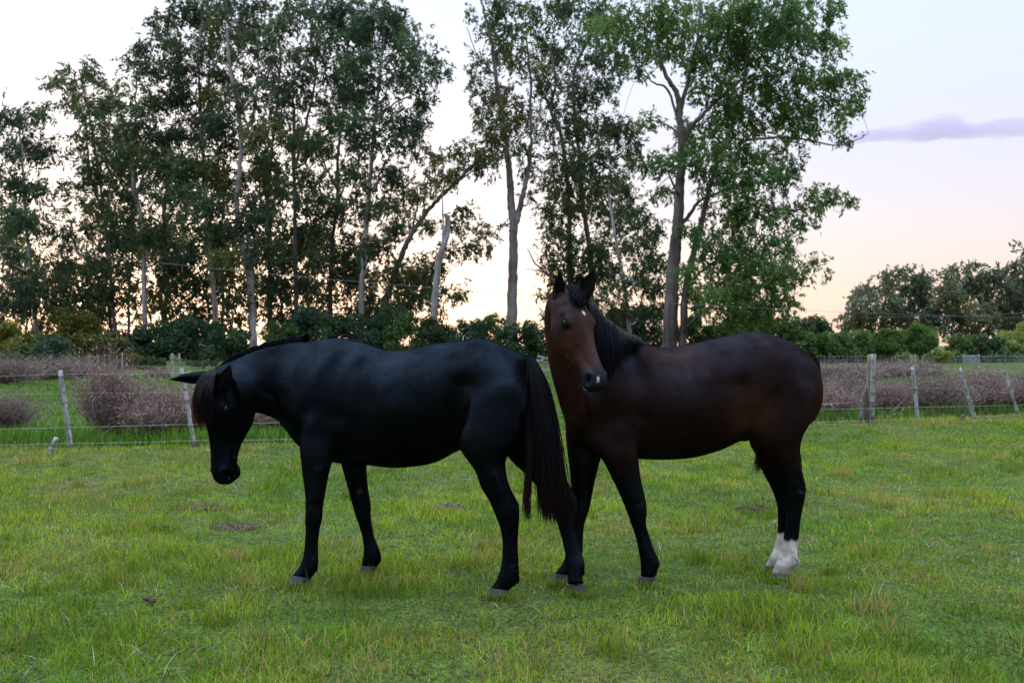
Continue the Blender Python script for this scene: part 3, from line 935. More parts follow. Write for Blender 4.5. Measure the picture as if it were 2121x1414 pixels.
gum_tree('tall gum with the broad lopsided crown leaning left high over the grove', 100, [([(452, 705), (448, 678), (443, 620), (438, 559), (431, 500), (428, 470), (426, 400), (426, 356), (418, 277), (413, 198), (410, 120), (418, 40)], 15, 4), ([(419, 290), (400, 245), (386, 223), (350, 195), (317, 173)], 6, 3), ([(414, 210), (440, 150), (462, 80)], 5, 3)],
    [(276, 122, 18), (310, 98, 28), (340, 60, 32), (330, 35, 16), (390, 25, 34), (430, 15, 32), (352, 120, 42), (402, 105, 46), (442, 75, 38), (300, 150, 30), (372, 180, 40), (420, 190, 36), (460, 150, 30), (345, 205, 26), (400, 250, 36), (450, 240, 34), (370, 290, 36), (420, 330, 40), (375, 370, 36), (440, 400, 36), (395, 440, 40), (440, 490, 34), (385, 520, 34), (420, 570, 30), (400, 10, 28), (350, 20, 14)], DUSK, M_pale, 204, tint2=(.062, .098, .060))
gum_tree('thick scaly gum standing just above the black horse\'s neck', 93, [([(527, 745), (525, 700), (522, 640), (517, 569), (506, 520), (495, 470), (490, 421), (495, 360), (500, 297), (495, 238), (485, 190), (475, 139), (470, 60)], 20, 5), ([(498, 300), (525, 230), (535, 150), (530, 60)], 8, 3)],
    [(480, 55, 40), (525, 35, 36), (540, 95, 38), (490, 125, 38), (455, 190, 30), (455, 235, 36), (520, 200, 42), (480, 280, 42), (540, 272, 38), (470, 350, 42), (432, 415, 30), (525, 370, 42), (560, 330, 30), (510, 450, 44), (455, 470, 34), (550, 440, 36), (480, 540, 38), (540, 520, 36), (505, 0, 34), (465, 10, 30), (570, 190, 26), (490, 620, 24)], (.062, .092, .056), M_pale, 205, tint2=OLIVE)
gum_tree('slender dark gum close right of the thick scaly trunk', 104, [([(560, 720), (559, 683), (559, 569), (556, 490), (554, 426), (560, 330), (572, 230), (580, 130), (575, 40)], 13, 4)],
    [(575, 60, 32), (600, 20, 34), (590, 120, 34), (560, 160, 26), (600, 190, 32), (575, 250, 34), (610, 290, 30), (555, 330, 30), (590, 370, 34), (560, 430, 32), (600, 470, 30), (570, 530, 32), (600, 590, 28)], DUSK, None, 206)
gum_tree('many forked gum with an open see-through crown left of the tall dense one', 99, [([(616, 700), (614, 629), (612, 560), (611, 495), (609, 420), (609, 346), (609, 280), (609, 223), (600, 190), (589, 158), (572, 138), (554, 119)], 12, 3), ([(610, 350), (630, 270), (650, 180), (655, 90), (650, 20)], 7, 3)],
    [(625, 30, 36), (660, 20, 34), (690, 30, 30), (640, 90, 34), (690, 85, 30), (660, 140, 34), (620, 160, 28), (690, 160, 28), (640, 210, 30), (680, 230, 30), (620, 280, 30), (660, 300, 28), (640, 360, 30), (600, 400, 26), (650, 430, 30), (625, 500, 30), (660, 530, 26), (590, 540, 24), (640, 590, 26)], DUSK, None, 207, dens=.85)
gum_tree('gum with bending boughs behind the paired trunks right of the scaly one', 103, [([(688, 700), (684, 629), (686, 560), (689, 495), (695, 440), (699, 396), (699, 337), (706, 260), (715, 180), (720, 90)], 12, 4), ([(696, 430), (720, 370), (745, 330)], 5, 3), ([(698, 390), (672, 340), (655, 300)], 5, 3)],
    [(720, 70, 34), (745, 30, 30), (700, 20, 32), (735, 120, 32), (700, 170, 30), (735, 210, 32), (700, 260, 30), (740, 290, 30), (670, 310, 26), (720, 350, 34), (690, 420, 34), (735, 420, 34), (710, 490, 34), (670, 480, 26), (730, 560, 30), (690, 580, 28)], (.062, .094, .056), None, 208)
gum_tree('tallest dense gum at the right end of the grove with a long straight pale trunk', 96, [([(747, 705), (748, 629), (753, 545), (757, 495), (761, 445), (765, 396), (768, 346), (772, 297), (776, 247), (782, 200), (788, 148), (792, 100), (795, 50)], 14, 5), ([(776, 250), (815, 215), (855, 195), (895, 160)], 5, 2), ([(790, 130), (825, 95), (850, 70)], 4, 2)],
    [(760, 25, 38), (800, 15, 36), (835, 45, 32), (780, 85, 46), (842, 100, 36), (872, 128, 30), (910, 150, 20), (925, 152, 9), (852, 165, 36), (800, 175, 44), (745, 130, 38), (870, 215, 20), (890, 195, 12), (820, 255, 42), (852, 288, 26), (782, 300, 40), (735, 240, 36), (742, 365, 32), (800, 355, 26), (740, 190, 30), (860, 240, 26), (765, 420, 26), (830, 60, 20), (725, 60, 24), (865, 90, 18), (862, 290, 16)], (.068, .112, .062), M_pale, 209, tint2=(.058, .100, .064))
gum_tree('gum leaning hard to the right across the sky gap with its bough nearly level', 95, [([(786, 710), (790, 658), (800, 620), (808, 594), (828, 540), (847, 495), (868, 462), (887, 436), (915, 405), (946, 376), (966, 355), (986, 337), (1021, 300)], 19, 4), ([(848, 495), (862, 440), (865, 390)], 6, 2), ([(946, 376), (985, 352), (1030, 345)], 4, 2), ([(808, 594), (838, 575), (870, 560), (905, 540)], 6, 2)],
    [(1012, 280, 22), (1030, 268, 16), (972, 318, 28), (1002, 338, 28), (940, 340, 26), (1030, 325, 18), (912, 358, 32), (862, 390, 36), (822, 360, 28), (892, 325, 26), (872, 458, 28), (822, 450, 36), (782, 500, 34), (900, 540, 30), (1000, 480, 22), (982, 508, 22), (952, 470, 24), (1015, 505, 12), (862, 560, 36), (922, 600, 24), (822, 560, 32), (960, 440, 18), (850, 620, 28), (900, 640, 22), (1035, 470, 9), (940, 520, 20), (800, 420, 28), (955, 610, 14), (800, 630, 24)], (.072, .102, .056), None, 210, depth=2.2, tint2=OLIVE)
dt = gum_tree('dead broken trunk with a splintered spike beside the leaning gum', 92, [([(897, 690), (899, 658), (903, 600), (909, 545), (917, 515), (924, 495), (927, 470), (927, 445)], 17, 11), ([(918, 510), (918, 460), (917, 420), (917, 386)], 6, 1.5)], [], seed=211, bark=M_pale, group=None, name='dead_tree')
gum_tree('two stemmed pale gum standing alone on bare sky, forked low', 92, [([(1060, 700), (1060, 668), (1061, 600), (1063, 545), (1063, 470), (1060, 430), (1058, 396), (1056, 370), (1053, 337), (1047, 290), (1040, 247), (1033, 198), (1026, 148), (1021, 110), (1016, 74), (1005, 35), (994, -10)], 26, 4), ([(1063, 480), (1070, 455), (1075, 436), (1081, 410), (1087, 386), (1092, 365), (1096, 340), (1100, 290), (1098, 230), (1100, 160), (1090, 80)], 15, 4), ([(1028, 160), (1005, 130), (985, 108), (966, 55)], 4, 1.5)],
    [(975, 20, 13), (1010, 55, 24), (988, 130, 22), (1030, 108, 30), (978, 165, 16), (1040, 178, 34), (1062, 58, 36), (1082, 118, 36), (1050, 245, 28), (1080, 228, 34), (1012, 236, 24), (1085, 300, 30), (1098, 340, 20), (1000, 185, 16), (1020, 10, 26), (1095, 400, 12), (1055, 5, 30), (995, 255, 14), (1020, 290, 14)], (.082, .118, .054), M_mid, 212, tint2=OLIVE, dens=.95)
gum_tree('big bushy gum behind the bay horse\'s head with two trunks', 97, [([(1180, 700), (1180, 620), (1180, 560), (1180, 480), (1176, 400), (1170, 330), (1160, 270), (1142, 230), (1150, 170), (1142, 112), (1125, 80)], 14, 4), ([(1222, 700), (1223, 620), (1225, 560), (1215, 470), (1205, 400), (1200, 320), (1190, 240), (1190, 150), (1230, 60), (1262, 10)], 16, 4), ([(1158, 270), (1122, 183), (1105, 150)], 7, 2)],
    [(1120, 25, 36), (1180, 15, 42), (1235, 40, 34), (1150, 90, 40), (1212, 98, 42), (1268, 118, 30), (1300, 140, 26), (1325, 150, 14), (1132, 160, 36), (1182, 180, 42), (1236, 190, 38), (1150, 250, 42), (1210, 258, 42), (1172, 320, 42), (1232, 330, 44), (1282, 270, 30), (1305, 300, 26), (1150, 378, 36), (1212, 388, 48), (1272, 378, 38), (1315, 350, 30), (1340, 345, 16), (1142, 435, 24), (1192, 448, 42), (1252, 448, 38), (1160, 500, 30), (1128, 520, 16), (1212, 520, 36), (1272, 505, 28), (1150, 470, 22), (1165, 540, 26), (1240, 540, 30), (1205, 560, 30), (1170, 620, 26), (1225, 620, 28), (1260, 640, 28), (1150, 660, 24), (1300, 400, 24), (1150, 560, 24), (1195, 590, 28), (1135, 610, 20), (1245, 580, 26), (1250, 260, 30), (1265, 60, 26), (1240, 10, 30)], (.066, .108, .056), None, 213, tint2=(.088, .118, .050))
gum_tree('slim pale gum between the bushy one and the great right hand gum', 90, [([(1308, 715), (1305, 693), (1300, 650), (1295, 601), (1289, 565), (1282, 535), (1275, 495), (1269, 459), (1262, 410), (1259, 382)], 10, 5), ([(1270, 465), (1295, 440), (1320, 445)], 4, 2)],
    [(1330, 462, 28), (1352, 492, 22), (1305, 495, 32), (1332, 540, 28), (1290, 440, 24), (1360, 470, 14), (1310, 580, 24), (1270, 560, 22), (1345, 590, 20), (1290, 640, 26), (1325, 640, 24), (1315, 430, 20), (1340, 560, 26), (1360, 540, 20), (1365, 600, 24), (1350, 640, 26), (1285, 600, 22)], DUSK, M_pale, 214)
gum_tree('great spreading gum with hanging foliage behind the bay horse\'s back', 84, [([(1384, 745), (1386, 713), (1389, 650), (1392, 586), (1397, 530), (1402, 484), (1406, 430), (1409, 382), (1412, 340), (1412, 306), (1410, 265), (1407, 229), (1403, 194), (1385, 165), (1370, 130), (1362, 70)], 38, 6), ([(1410, 738), (1414, 700), (1420, 601), (1432, 540), (1447, 484), (1460, 430), (1475, 370), (1500, 300), (1530, 230), (1545, 150), (1550, 70)], 20, 5),
     ([(1410, 300), (1430, 265), (1448, 245), (1490, 205), (1520, 180), (1549, 153)], 12, 4), ([(1408, 470), (1432, 440), (1450, 415), (1500, 395), (1560, 380)], 10, 3), ([(1408, 230), (1430, 150), (1445, 80), (1450, 10)], 10, 4), ([(1425, 600), (1455, 560), (1500, 540), (1540, 545)], 7, 2), ([(1545, 290), (1600, 285), (1660, 287), (1710, 298), (1750, 300), (1775, 290), (1800, 276)], 6, 1.2), ([(1412, 280), (1385, 190), (1350, 170), (1335, 140)], 7, 2), ([(1600, 430), (1650, 435), (1700, 425), (1745, 410)], 5, 1.5), ([(1560, 570), (1610, 570), (1650, 575), (1690, 545)], 4, 1.2), ([(1430, 640), (1470, 620), (1510, 585), (1560, 570)], 6, 2)],
    [(1292, 40, 34), (1252, 50, 24), (1222, 50, 12), (1342, 30, 44), (1400, 20, 44), (1460, 28, 44), (1530, 18, 44), (1600, 12, 44), (1650, 18, 38), (1700, 18, 24), (1732, 8, 14), (1420, 88, 44), (1362, 98, 34), (1482, 98, 48), (1552, 90, 44), (1622, 78, 44), (1680, 88, 38), (1722, 78, 20), (1738, 100, 10), (1562, 160, 48), (1482, 170, 42), (1640, 150, 44), (1702, 150, 32), (1742, 165, 20), (1770, 160, 16), (1782, 192, 13), (1640, 220, 42), (1562, 228, 44), (1502, 240, 42), (1702, 220, 32), (1752, 230, 20), (1772, 215, 12), (1662, 272, 26), (1725, 262, 16), (1755, 285, 14), (1542, 300, 48), (1482, 300, 38), (1425, 328, 32), (1602, 310, 36), (1645, 335, 22), (1472, 360, 38), (1542, 370, 42), (1602, 378, 32), (1372, 330, 24), (1362, 388, 20), (1340, 250, 20), (1682, 405, 20), (1722, 400, 20), (1752, 408, 14), (1768, 415, 8), (1702, 430, 15), (1502, 430, 42), (1562, 450, 42), (1622, 440, 30), (1532, 508, 42), (1592, 520, 38), (1472, 500, 32), (1628, 500, 22), (1562, 580, 38), (1502, 590, 36), (1618, 580, 26), (1598, 640, 26), (1688, 540, 15), (1718, 560, 9), (1542, 640, 32), (1440, 600, 24), (1660, 455, 15), (1505, 655, 26), (1460, 650, 20), (1430, 270, 28), (1440, 560, 28), (1475, 545, 30), (1520, 550, 34), (1480, 625, 30), (1560, 610, 34), (1580, 660, 30), (1620, 620, 28), (1640, 560, 22), (1525, 620, 30), (1600, 560, 30), (1430, 470, 20), (1310, 90, 22), (1520, 60, 40), (1590, 60, 38), (1640, 250, 30)],
    (.080, .160, .056), M_dark, 215, depth=2.4, tint2=(.112, .185, .056), dens=.92, grow=1.14)
gum_tree('stag-headed dead limb poking out left of the bay horse\'s ears', 94, [([(1170, 700), (1165, 640), (1150, 590), (1128, 562), (1108, 545), (1098, 525), (1092, 515)], 9, 1.5), ([(1130, 564), (1112, 560), (1088, 557)], 4, 1.2), ([(1138, 572), (1120, 540), (1105, 520)], 3, 1)], [], seed=216, group=None, name='dead_tree')

# slimmer gums deeper inside the grove
def filler(seed, h, tint):
    rng = np.random.default_rng(seed)
    x0 = 1060
    top = 715 - h
    path = [(x0 + rng.normal(0, 2) + (k - 4) * rng.normal(0, 3), 745 - (745 - top) * k / 8) for k in range(9)]
    cl = []
    for k in range(26):
        t = rng.uniform(.12, 1.0)
        y = 725 - (725 - top) * t
        cl.append((np.interp(y, [p[1] for p in path][::-1], [p[0] for p in path][::-1]) + rng.normal(0, 26), y, rng.uniform(18, 32)))
    return gum_tree('slender dark gum deep inside the grove behind the front trunks', 115, [(path, rng.uniform(7, 11), 3)], cl, tint, None, seed, dens=.36, leaf=(.58, .18), group='slender gums deep inside the grove')
f1, f2, f3 = filler(231, 470, DUSK), filler(232, 420, (.046, .066, .036)), filler(233, 520, OLIVE)
spots = [(30, 0), (130, 1), (175, 0), (262, 2), (345, 1), (372, 0), (460, 1), (590, 0), (640, 1), (225, 1), (-40, 2), (-90, 0)]
rng = np.random.default_rng(240)
prot = [f1, f2, f3]
used = set()
for x, k in spots:
    D = rng.uniform(106, 132)
    tx = (x - CX) / FPX * D
    s = D / 115 * rng.uniform(.85, 1.08) * (.72 if x > 800 or x < 200 else 1)
    if k not in used:
        used.add(k)
        prot[k].location = (tx, D, 0); prot[k].scale = (s, s, s)
    else:
        copy_tree(prot[k], tx - prot[k].location.x, D - prot[k].location.y, s, rng.uniform(0, 6.28))

# low leafy saplings filling the grove between the trunks
for i, (x, h, D, lb) in enumerate([(118, 190, 104, 'thin olive sapling glowing against the light at far left'), (205, 230, 108, 'leafy sapling between the two leftmost pale trunks'), (345, 240, 106, 'leafy sapling right of the straight pale trunk'),
        (395, 210, 102, 'low spreading sapling left of the tall lopsided gum'), (480, 220, 104, 'leafy sapling just left of the thick scaly trunk'), (585, 220, 102, 'leafy sapling just right of the thick scaly trunk'),
        (650, 250, 106, 'leafy sapling behind the black horse\'s withers'), (722, 230, 104, 'leafy sapling left of the long straight pale trunk'), (775, 200, 106, 'leafy sapling under the bending bough'), (850, 170, 104, 'low sapling under the leaning gum'), (30, 260, 106, 'dark leafy sapling at the left edge')]):
    rng = np.random.default_rng(700 + i)
    top = 715 - h
    cl = [(x + rng.normal(0, 24), rng.uniform(top, 680), rng.uniform(16, 30)) for _ in range(20)]
    gum_tree(lb, D, [([(x + 3, 715), (x, 650), (x - 4, 715 - h * .5), (x + 2, top)], 5, 1.5)], cl, OLIVE if i % 2 == 0 else DUSK, None, 700 + i, dens=.36, leaf=(.50, .15), group='saplings inside the grove')

# ---- shrubs
def shrub(label, px, top, wpx, D, tint, seed, leaf=(.20, .10), dens=1.0, group='shrubs at the foot of the grove', name='shrub', trunk_px=None, clip=1.0, droop=.1, fl=.62):
    """rounded shrub: stems and many small leaf clumps; base on the ground, top at the given row"""
    rng = np.random.default_rng(seed)
    W = wpx / FPX * D / 2 * (1.2 if trunk_px is None else 1.0)
    H = EYE + (HY - top) / FPX * D
    base = P(px, 0, D); base.z = 0
    nc = int(26 * dens)
    cs, rs = [], []
    z0 = 0.12 if trunk_px is None else EYE + (HY - trunk_px) / FPX * D
    for i in range(nc):
        a = rng.uniform(0, 6.283); e = (i + rng.uniform(0, 1)) / nc
        r = rng.uniform(.25, .95)
        z = z0 + (H - z0) * (e * .90)
        sh = math.sqrt(max(0.05, 1 - (e * fl) ** 2 * 1.6)) if trunk_px is None else math.sqrt(max(.12, 1 - (2 * e * .92 - .75) ** 2))
        cs.append((math.cos(a) * W * r * sh, math.sin(a) * W * r * sh * .8, z)); rs.append(min(W, H) * rng.uniform(.22, .36))
    cs, rs = np.array(cs), np.array(rs)
    V, C = [], []
    for c, r in zip(cs, rs):
        n = int(4 * math.pi * r * r * .5 * 1.35 / (leaf[0] * leaf[1] * .42))
        u = rng.normal(0, 1, (n, 3)); u /= np.linalg.norm(u, axis=1)[:, None]
        pts = c + u * (r * rng.uniform(.45, 1.12, n))[:, None] * np.array([1, 1, .85])
        pts = pts[pts[:, 2] > .03]
        v, cc = leaves(pts, leaf[0], leaf[1], rng, droop, np.array(tint) * rng.uniform(.75, 1.25), .35)
        V.append(v); C.append(cc)
    V = np.concatenate(V)
    t = empty(name, (base.x, D, 0), label, 'tree' if trunk_px else 'shrub', group)
    fo = link('crown' if trunk_px else 'foliage', quads_mesh('foliage', V, np.arange(len(V)).reshape(-1, 4), np.concatenate(C)), M_shrub)
    fo.parent = t
    tb = []
    for i in range(7):
        c = cs[rng.integers(len(cs))]
        r0 = .05 if trunk_px is None else .085
        tb.append((catmull(np.array([[rng.normal(0, .10), rng.normal(0, .10), -.05], [c[0] * .25, c[1] * .25, c[2] * .45], c]), 4), np.linspace(r0, .02, 9)))
    st = link('trunk' if trunk_px else 'stem', tubes_mesh('stem', tb, 6), M_dark)
    st.parent = t
    return t

DKG = (.058, .106, .052); MIDG = (.098, .165, .056); YEL = (.225, .215, .050); BLUEG = (.058, .116, .070)
for i, (x, top, w, D, tn, lb) in enumerate([
    (8, 668, 90, 90, YEL, 'yellowish olive shrub at the left edge under the grove'), (62, 690, 90, 88, (.135, .15, .045), 'low olive shrub second from the left edge'),
    (110, 700, 80, 84, BLUEG, 'dark blue green shrub low under the tall olive one at left'), (160, 643, 115, 95, (.150, .158, .042), 'tall olive shrub under the narrow topped gum'),
    (222, 690, 80, 90, (.115, .135, .045), 'olive shrub right of the tall olive one'), (285, 682, 90, 92, BLUEG, 'dark shrub at the foot of the straight pale trunk'),
    (345, 668, 110, 93, DKG, 'dense dark shrub behind the twin posts'), (420, 664, 110, 95, BLUEG, 'dense dark shrub above the black horse\'s ears'),
    (480, 682, 90, 90, DKG, 'dark shrub over the black horse\'s mane'), (585, 668, 80, 92, MIDG, 'green shrub just right of the scaly trunk'),
    (635, 632, 105, 94, BLUEG, 'tall dark shrub over the black horse\'s withers'), (700, 648, 100, 92, DKG, 'dark shrub left of the dip in the black back'),
    (765, 655, 105, 93, BLUEG, 'dark shrub over the dip in the black horse\'s back'), (840, 646, 100, 92, MIDG, 'green shrub left of the dead broken trunk'),
    (905, 662, 90, 90, (.050, .082, .030), 'green shrub hiding the foot of the dead broken trunk'), (965, 660, 90, 91, BLUEG, 'dark shrub above the black croup'),
    (1020, 652, 80, 93, MIDG, 'pointed shrub just left of the two stemmed gum'), (1080, 668, 90, 90, DKG, 'dark shrub at the foot of the two stemmed gum'),
    (1125, 676, 70, 92, BLUEG, 'dark shrub touching the bay horse\'s cheek'), (1290, 640, 110, 95, DKG, 'dark shrub behind the bay horse\'s mane'),
    (1345, 632, 110, 96, BLUEG, 'dark shrub left of the great gum\'s trunk'), (1450, 655, 90, 90, DKG, 'dark shrub right of the great gum\'s trunk'),
    (1520, 668, 110, 92, MIDG, 'green shrub above the bay horse\'s croup'), (1600, 660, 100, 92, (.060, .090, .036), 'green shrub under the right side of the great gum'),
    (1650, 655, 80, 96, (.058, .084, .036), 'soft green shrub left of the far hedge'), (1706, 655, 80, 98, DKG, 'round dark shrub rising over the far hedge'),
    (1660, 690, 90, 82, (.10, .175, .055), 'bright green hedge shrub beside the bay horse\'s rump'), (1720, 692, 100, 82, (.088, .155, .05), 'middle hedge shrub right of the bay horse'),
    (1775, 690, 90, 83, (.098, .17, .055), 'last hedge shrub before the round trees'),
    (1985, 692, 70, 84, MIDG, 'dark green shrub right of the round trees'), (2040, 700, 90, 84, DKG, 'dark shrub beside the field gate')]):
    shrub(lb, x, top, w, D, tn, 400 + i, leaf=(.33, .15) if tn != DKG else (.36, .17))
shrub('small round headed tree, left of a pair by the far pickets', 1840, 684, 76, 79, (.095, .165, .045), 441, (.21, .085), 1.5, 'round headed trees by the far pickets', 'round_tree', 728)
shrub('larger round headed tree, right of a pair by the far pickets', 1905, 675, 88, 80, (.098, .170, .045), 442, (.21, .085), 1.7, 'round headed trees by the far pickets', 'round_tree', 722)
# pale weeds on the bank at the right edge
for i, (x, top, w, D, lb) in enumerate([(2075, 706, 90, 88, 'pale yellow green weedy mound near the right edge'), (2110, 690, 110, 92, 'taller pale green weedy mound at the right edge'), (2140, 668, 80, 96, 'yellow green shrub cut off by the right edge'), (1948, 728, 50, 78.5, 'pale weeds behind the pickets right of the round trees'), (1850, 733, 60, 82, 'pale weeds behind the pickets under the left round tree'), (1795, 731, 60, 84, 'pale weeds behind the pickets near the strainer post')]):
    shrub(lb, x, top, w, D, (.20, .25, .075), 460 + i, (.30, .09), 1.1, 'pale weeds on the bank at right')
# low scrub edging the meadow on the left
for i, (x, top, w, D, tn, lb) in enumerate([(20, 735, 110, 50, (.075, .105, .035), 'low bright weeds behind the left edge dry thicket'), (95, 738, 110, 54, (.070, .085, .035), 'low olive weeds behind the dry thickets'), (160, 742, 80, 56, (.060, .090, .040), 'low green weeds left of the far H shaped posts'), (235, 732, 70, 60, (.09, .075, .03), 'rusty low weeds around the single far post'), (275, 735, 60, 58, (.10, .085, .032), 'rusty yellow weeds right of the single far post'), (318, 742, 60, 56, (.045, .075, .03), 'dark low weeds left of the twin posts'), (420, 746, 90, 60, (.055, .075, .035), 'low weeds right of the twin posts'), (500, 748, 90, 62, (.05, .07, .035), 'low dark weeds behind the black horse\'s mane')]):
    shrub(lb, x, top, w, D, tn, 480 + i, (.22, .07), .8, 'low weeds edging the far side of the meadow')

# ---- distant trees at right, their haze put into paler leaf tints
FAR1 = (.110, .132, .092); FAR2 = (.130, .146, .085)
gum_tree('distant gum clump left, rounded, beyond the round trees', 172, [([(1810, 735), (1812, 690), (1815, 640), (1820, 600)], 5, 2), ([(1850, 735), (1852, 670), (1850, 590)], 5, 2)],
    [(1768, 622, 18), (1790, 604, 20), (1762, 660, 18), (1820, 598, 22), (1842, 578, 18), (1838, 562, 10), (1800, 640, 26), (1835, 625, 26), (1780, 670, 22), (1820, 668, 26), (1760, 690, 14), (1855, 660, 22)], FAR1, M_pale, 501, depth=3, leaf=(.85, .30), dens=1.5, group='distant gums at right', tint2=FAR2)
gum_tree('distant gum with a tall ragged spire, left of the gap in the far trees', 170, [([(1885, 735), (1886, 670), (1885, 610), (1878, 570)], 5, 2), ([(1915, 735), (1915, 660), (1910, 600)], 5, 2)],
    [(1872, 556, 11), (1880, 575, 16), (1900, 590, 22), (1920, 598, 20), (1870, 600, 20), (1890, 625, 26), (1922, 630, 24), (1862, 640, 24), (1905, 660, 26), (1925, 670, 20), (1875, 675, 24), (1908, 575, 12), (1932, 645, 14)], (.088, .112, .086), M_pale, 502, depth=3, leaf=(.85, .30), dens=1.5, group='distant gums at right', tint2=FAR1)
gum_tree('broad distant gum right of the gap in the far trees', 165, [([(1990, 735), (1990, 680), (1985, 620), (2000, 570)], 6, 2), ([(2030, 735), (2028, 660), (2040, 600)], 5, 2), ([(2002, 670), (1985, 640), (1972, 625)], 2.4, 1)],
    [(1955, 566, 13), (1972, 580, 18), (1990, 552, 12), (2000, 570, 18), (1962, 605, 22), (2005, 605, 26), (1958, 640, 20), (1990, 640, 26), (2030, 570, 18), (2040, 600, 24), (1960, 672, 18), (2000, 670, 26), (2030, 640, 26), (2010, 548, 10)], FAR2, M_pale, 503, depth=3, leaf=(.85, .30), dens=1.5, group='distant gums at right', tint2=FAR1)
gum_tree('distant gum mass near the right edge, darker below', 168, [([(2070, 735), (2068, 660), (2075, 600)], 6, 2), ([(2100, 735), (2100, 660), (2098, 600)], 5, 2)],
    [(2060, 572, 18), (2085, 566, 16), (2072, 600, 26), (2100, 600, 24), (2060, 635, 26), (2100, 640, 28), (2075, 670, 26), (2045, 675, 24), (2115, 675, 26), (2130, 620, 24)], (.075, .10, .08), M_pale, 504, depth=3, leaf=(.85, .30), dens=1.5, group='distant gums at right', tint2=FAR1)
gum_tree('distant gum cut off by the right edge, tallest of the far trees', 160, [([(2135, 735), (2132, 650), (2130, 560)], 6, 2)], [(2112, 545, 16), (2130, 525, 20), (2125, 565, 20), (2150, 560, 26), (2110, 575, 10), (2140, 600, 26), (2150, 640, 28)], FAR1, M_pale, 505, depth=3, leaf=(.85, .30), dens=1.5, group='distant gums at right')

# a few more far gums and brush going on past the edges of the view
for k_, (dx_, dy_, s_) in enumerate([(34, 6, 1.05), (58, -4, .95), (84, 10, 1.1)]):
    src = [o for o in COL.objects if o.get('label', '').startswith('distant gum mass')][0]
    copy_tree(src, dx_, dy_, s_, 1.3 * k_, ['distant gum just outside the right edge', 'distant gum well outside the right edge', 'last distant gum of the row outside the right edge'][k_])

# small bird perched on the bough that reaches right, below the cloud
def bird():
    D = 84
    c = P(1699, 284, D)
    bm = bmesh.new()
    R = Matrix.Rotation(math.radians(62), 3, 'Y')
    blob(bm, Vector((0, 0, .16)), (.20, .10, .11), R)
    blob(bm, Vector((-.06, 0, .36)), (.075, .065, .07))
    blob(bm, Vector((.10, 0, -.10)), (.17, .05, .022), R)
    ret = bmesh.ops.create_cone(bm, segments=8, radius1=.022, radius2=.002, depth=.09)
    bmesh.ops.transform(bm, matrix=Matrix.Translation((-.15, 0, .355)) @ Matrix.Rotation(math.radians(-90), 4, 'Y'), verts=ret['verts'])
    me = bpy.data.meshes.new('bird'); bm.to_mesh(me); bm.free()
    o = link('bird', me, plain('dark_plumage', (.02, .02, .022), .6), smooth=True)
    o.location = c
    tag(o, 'small dark bird perched on the bare bough right of the great gum', 'bird')
bird()

# flat bank of evening cloud low over the right hand horizon
def cloud():
    D = 1500.0
    bm = bmesh.new()
    rng = np.random.default_rng(601)
    k = D / FPX
    for i in range(120):
        x = 1745 + (2420 - 1745) * rng.uniform(0, 1)
        t = np.clip((x - 1740) / 190, .10, 1)
        base = 298 - (x - 1780) * .035
        top = base - (16 + 32 * t + 20 * vnoise(np.array([x * .018]), np.array([1.5]), 6)[0] * t)
        y = top + 8 + (base - 9 - top - 8) * rng.uniform(0, 1) ** .7
        c = P(x, y, D + rng.uniform(-60, 60))
        blob(bm, c, (k * rng.uniform(22, 60), k * rng.uniform(20, 50), k * rng.uniform(7, 13) * (.5 + .5 * t)))
    me = smooth_remesh(bm, 4.0, 3)
    m, nt, out = new_mat('cloud_vapour')
    vol = N(nt, 'ShaderNodeVolumePrincipled')
    vol.inputs['Color'].default_value = (.78, .72, .96, 1)
    vol.inputs['Density'].default_value = .011
    nt.links.new(vol.outputs[0], out.inputs['Volume'])
    o = link('cloud', me, m)
    tag(o, 'long flat lavender cloud low in the sky right of the great gum', 'cloud')
cloud()
# ------------------------------------------------------------------ horses
def loft(bm, stations, nseg=36, sub=4):
    """closed skin through stations; a station = (dorsal, ventral, half width, exponent, five width multipliers)"""
    rows = []
    for d, v, w, n, mu in stations:
        rows.append(np.concatenate([np.array(d), np.array(v), [w, n], mu]))
    R = catmull(rows, sub)
    cen = (R[:, 0:3] + R[:, 3:6]) / 2
    tan = np.gradient(cen, axis=0)
    rings = []
    th = np.linspace(0, 2 * np.pi, nseg, endpoint=False)
    s = (1 - np.cos(th)) / 2
    sg = np.sign(np.sin(th))
    for i, r in enumerate(R):
        d, v, w, n, mu = r[0:3], r[3:6], max(r[6], 0.002), max(r[7], 1.3), r[8:13]
        lat = np.cross(tan[i], d - v)
        lat /= np.linalg.norm(lat) + 1e-9
        hw = w * np.clip(1 - np.abs(2 * s - 1) ** n, 0, 1) ** (1 / n) * np.interp(s, [0, .25, .5, .75, 1], mu)
        pts = d + (v - d) * s[:, None] + lat * (hw * sg)[:, None]
        rings.append([bm.verts.new(p) for p in pts])
    for a, b in zip(rings[:-1], rings[1:]):
        for j in range(nseg):
            k = (j + 1) % nseg
            bm.faces.new((a[j], a[k], b[k], b[j]))
    bm.faces.new(rings[0][::-1])
    bm.faces.new(rings[-1])

FLAT = (1, 1, 1, 1, 1)

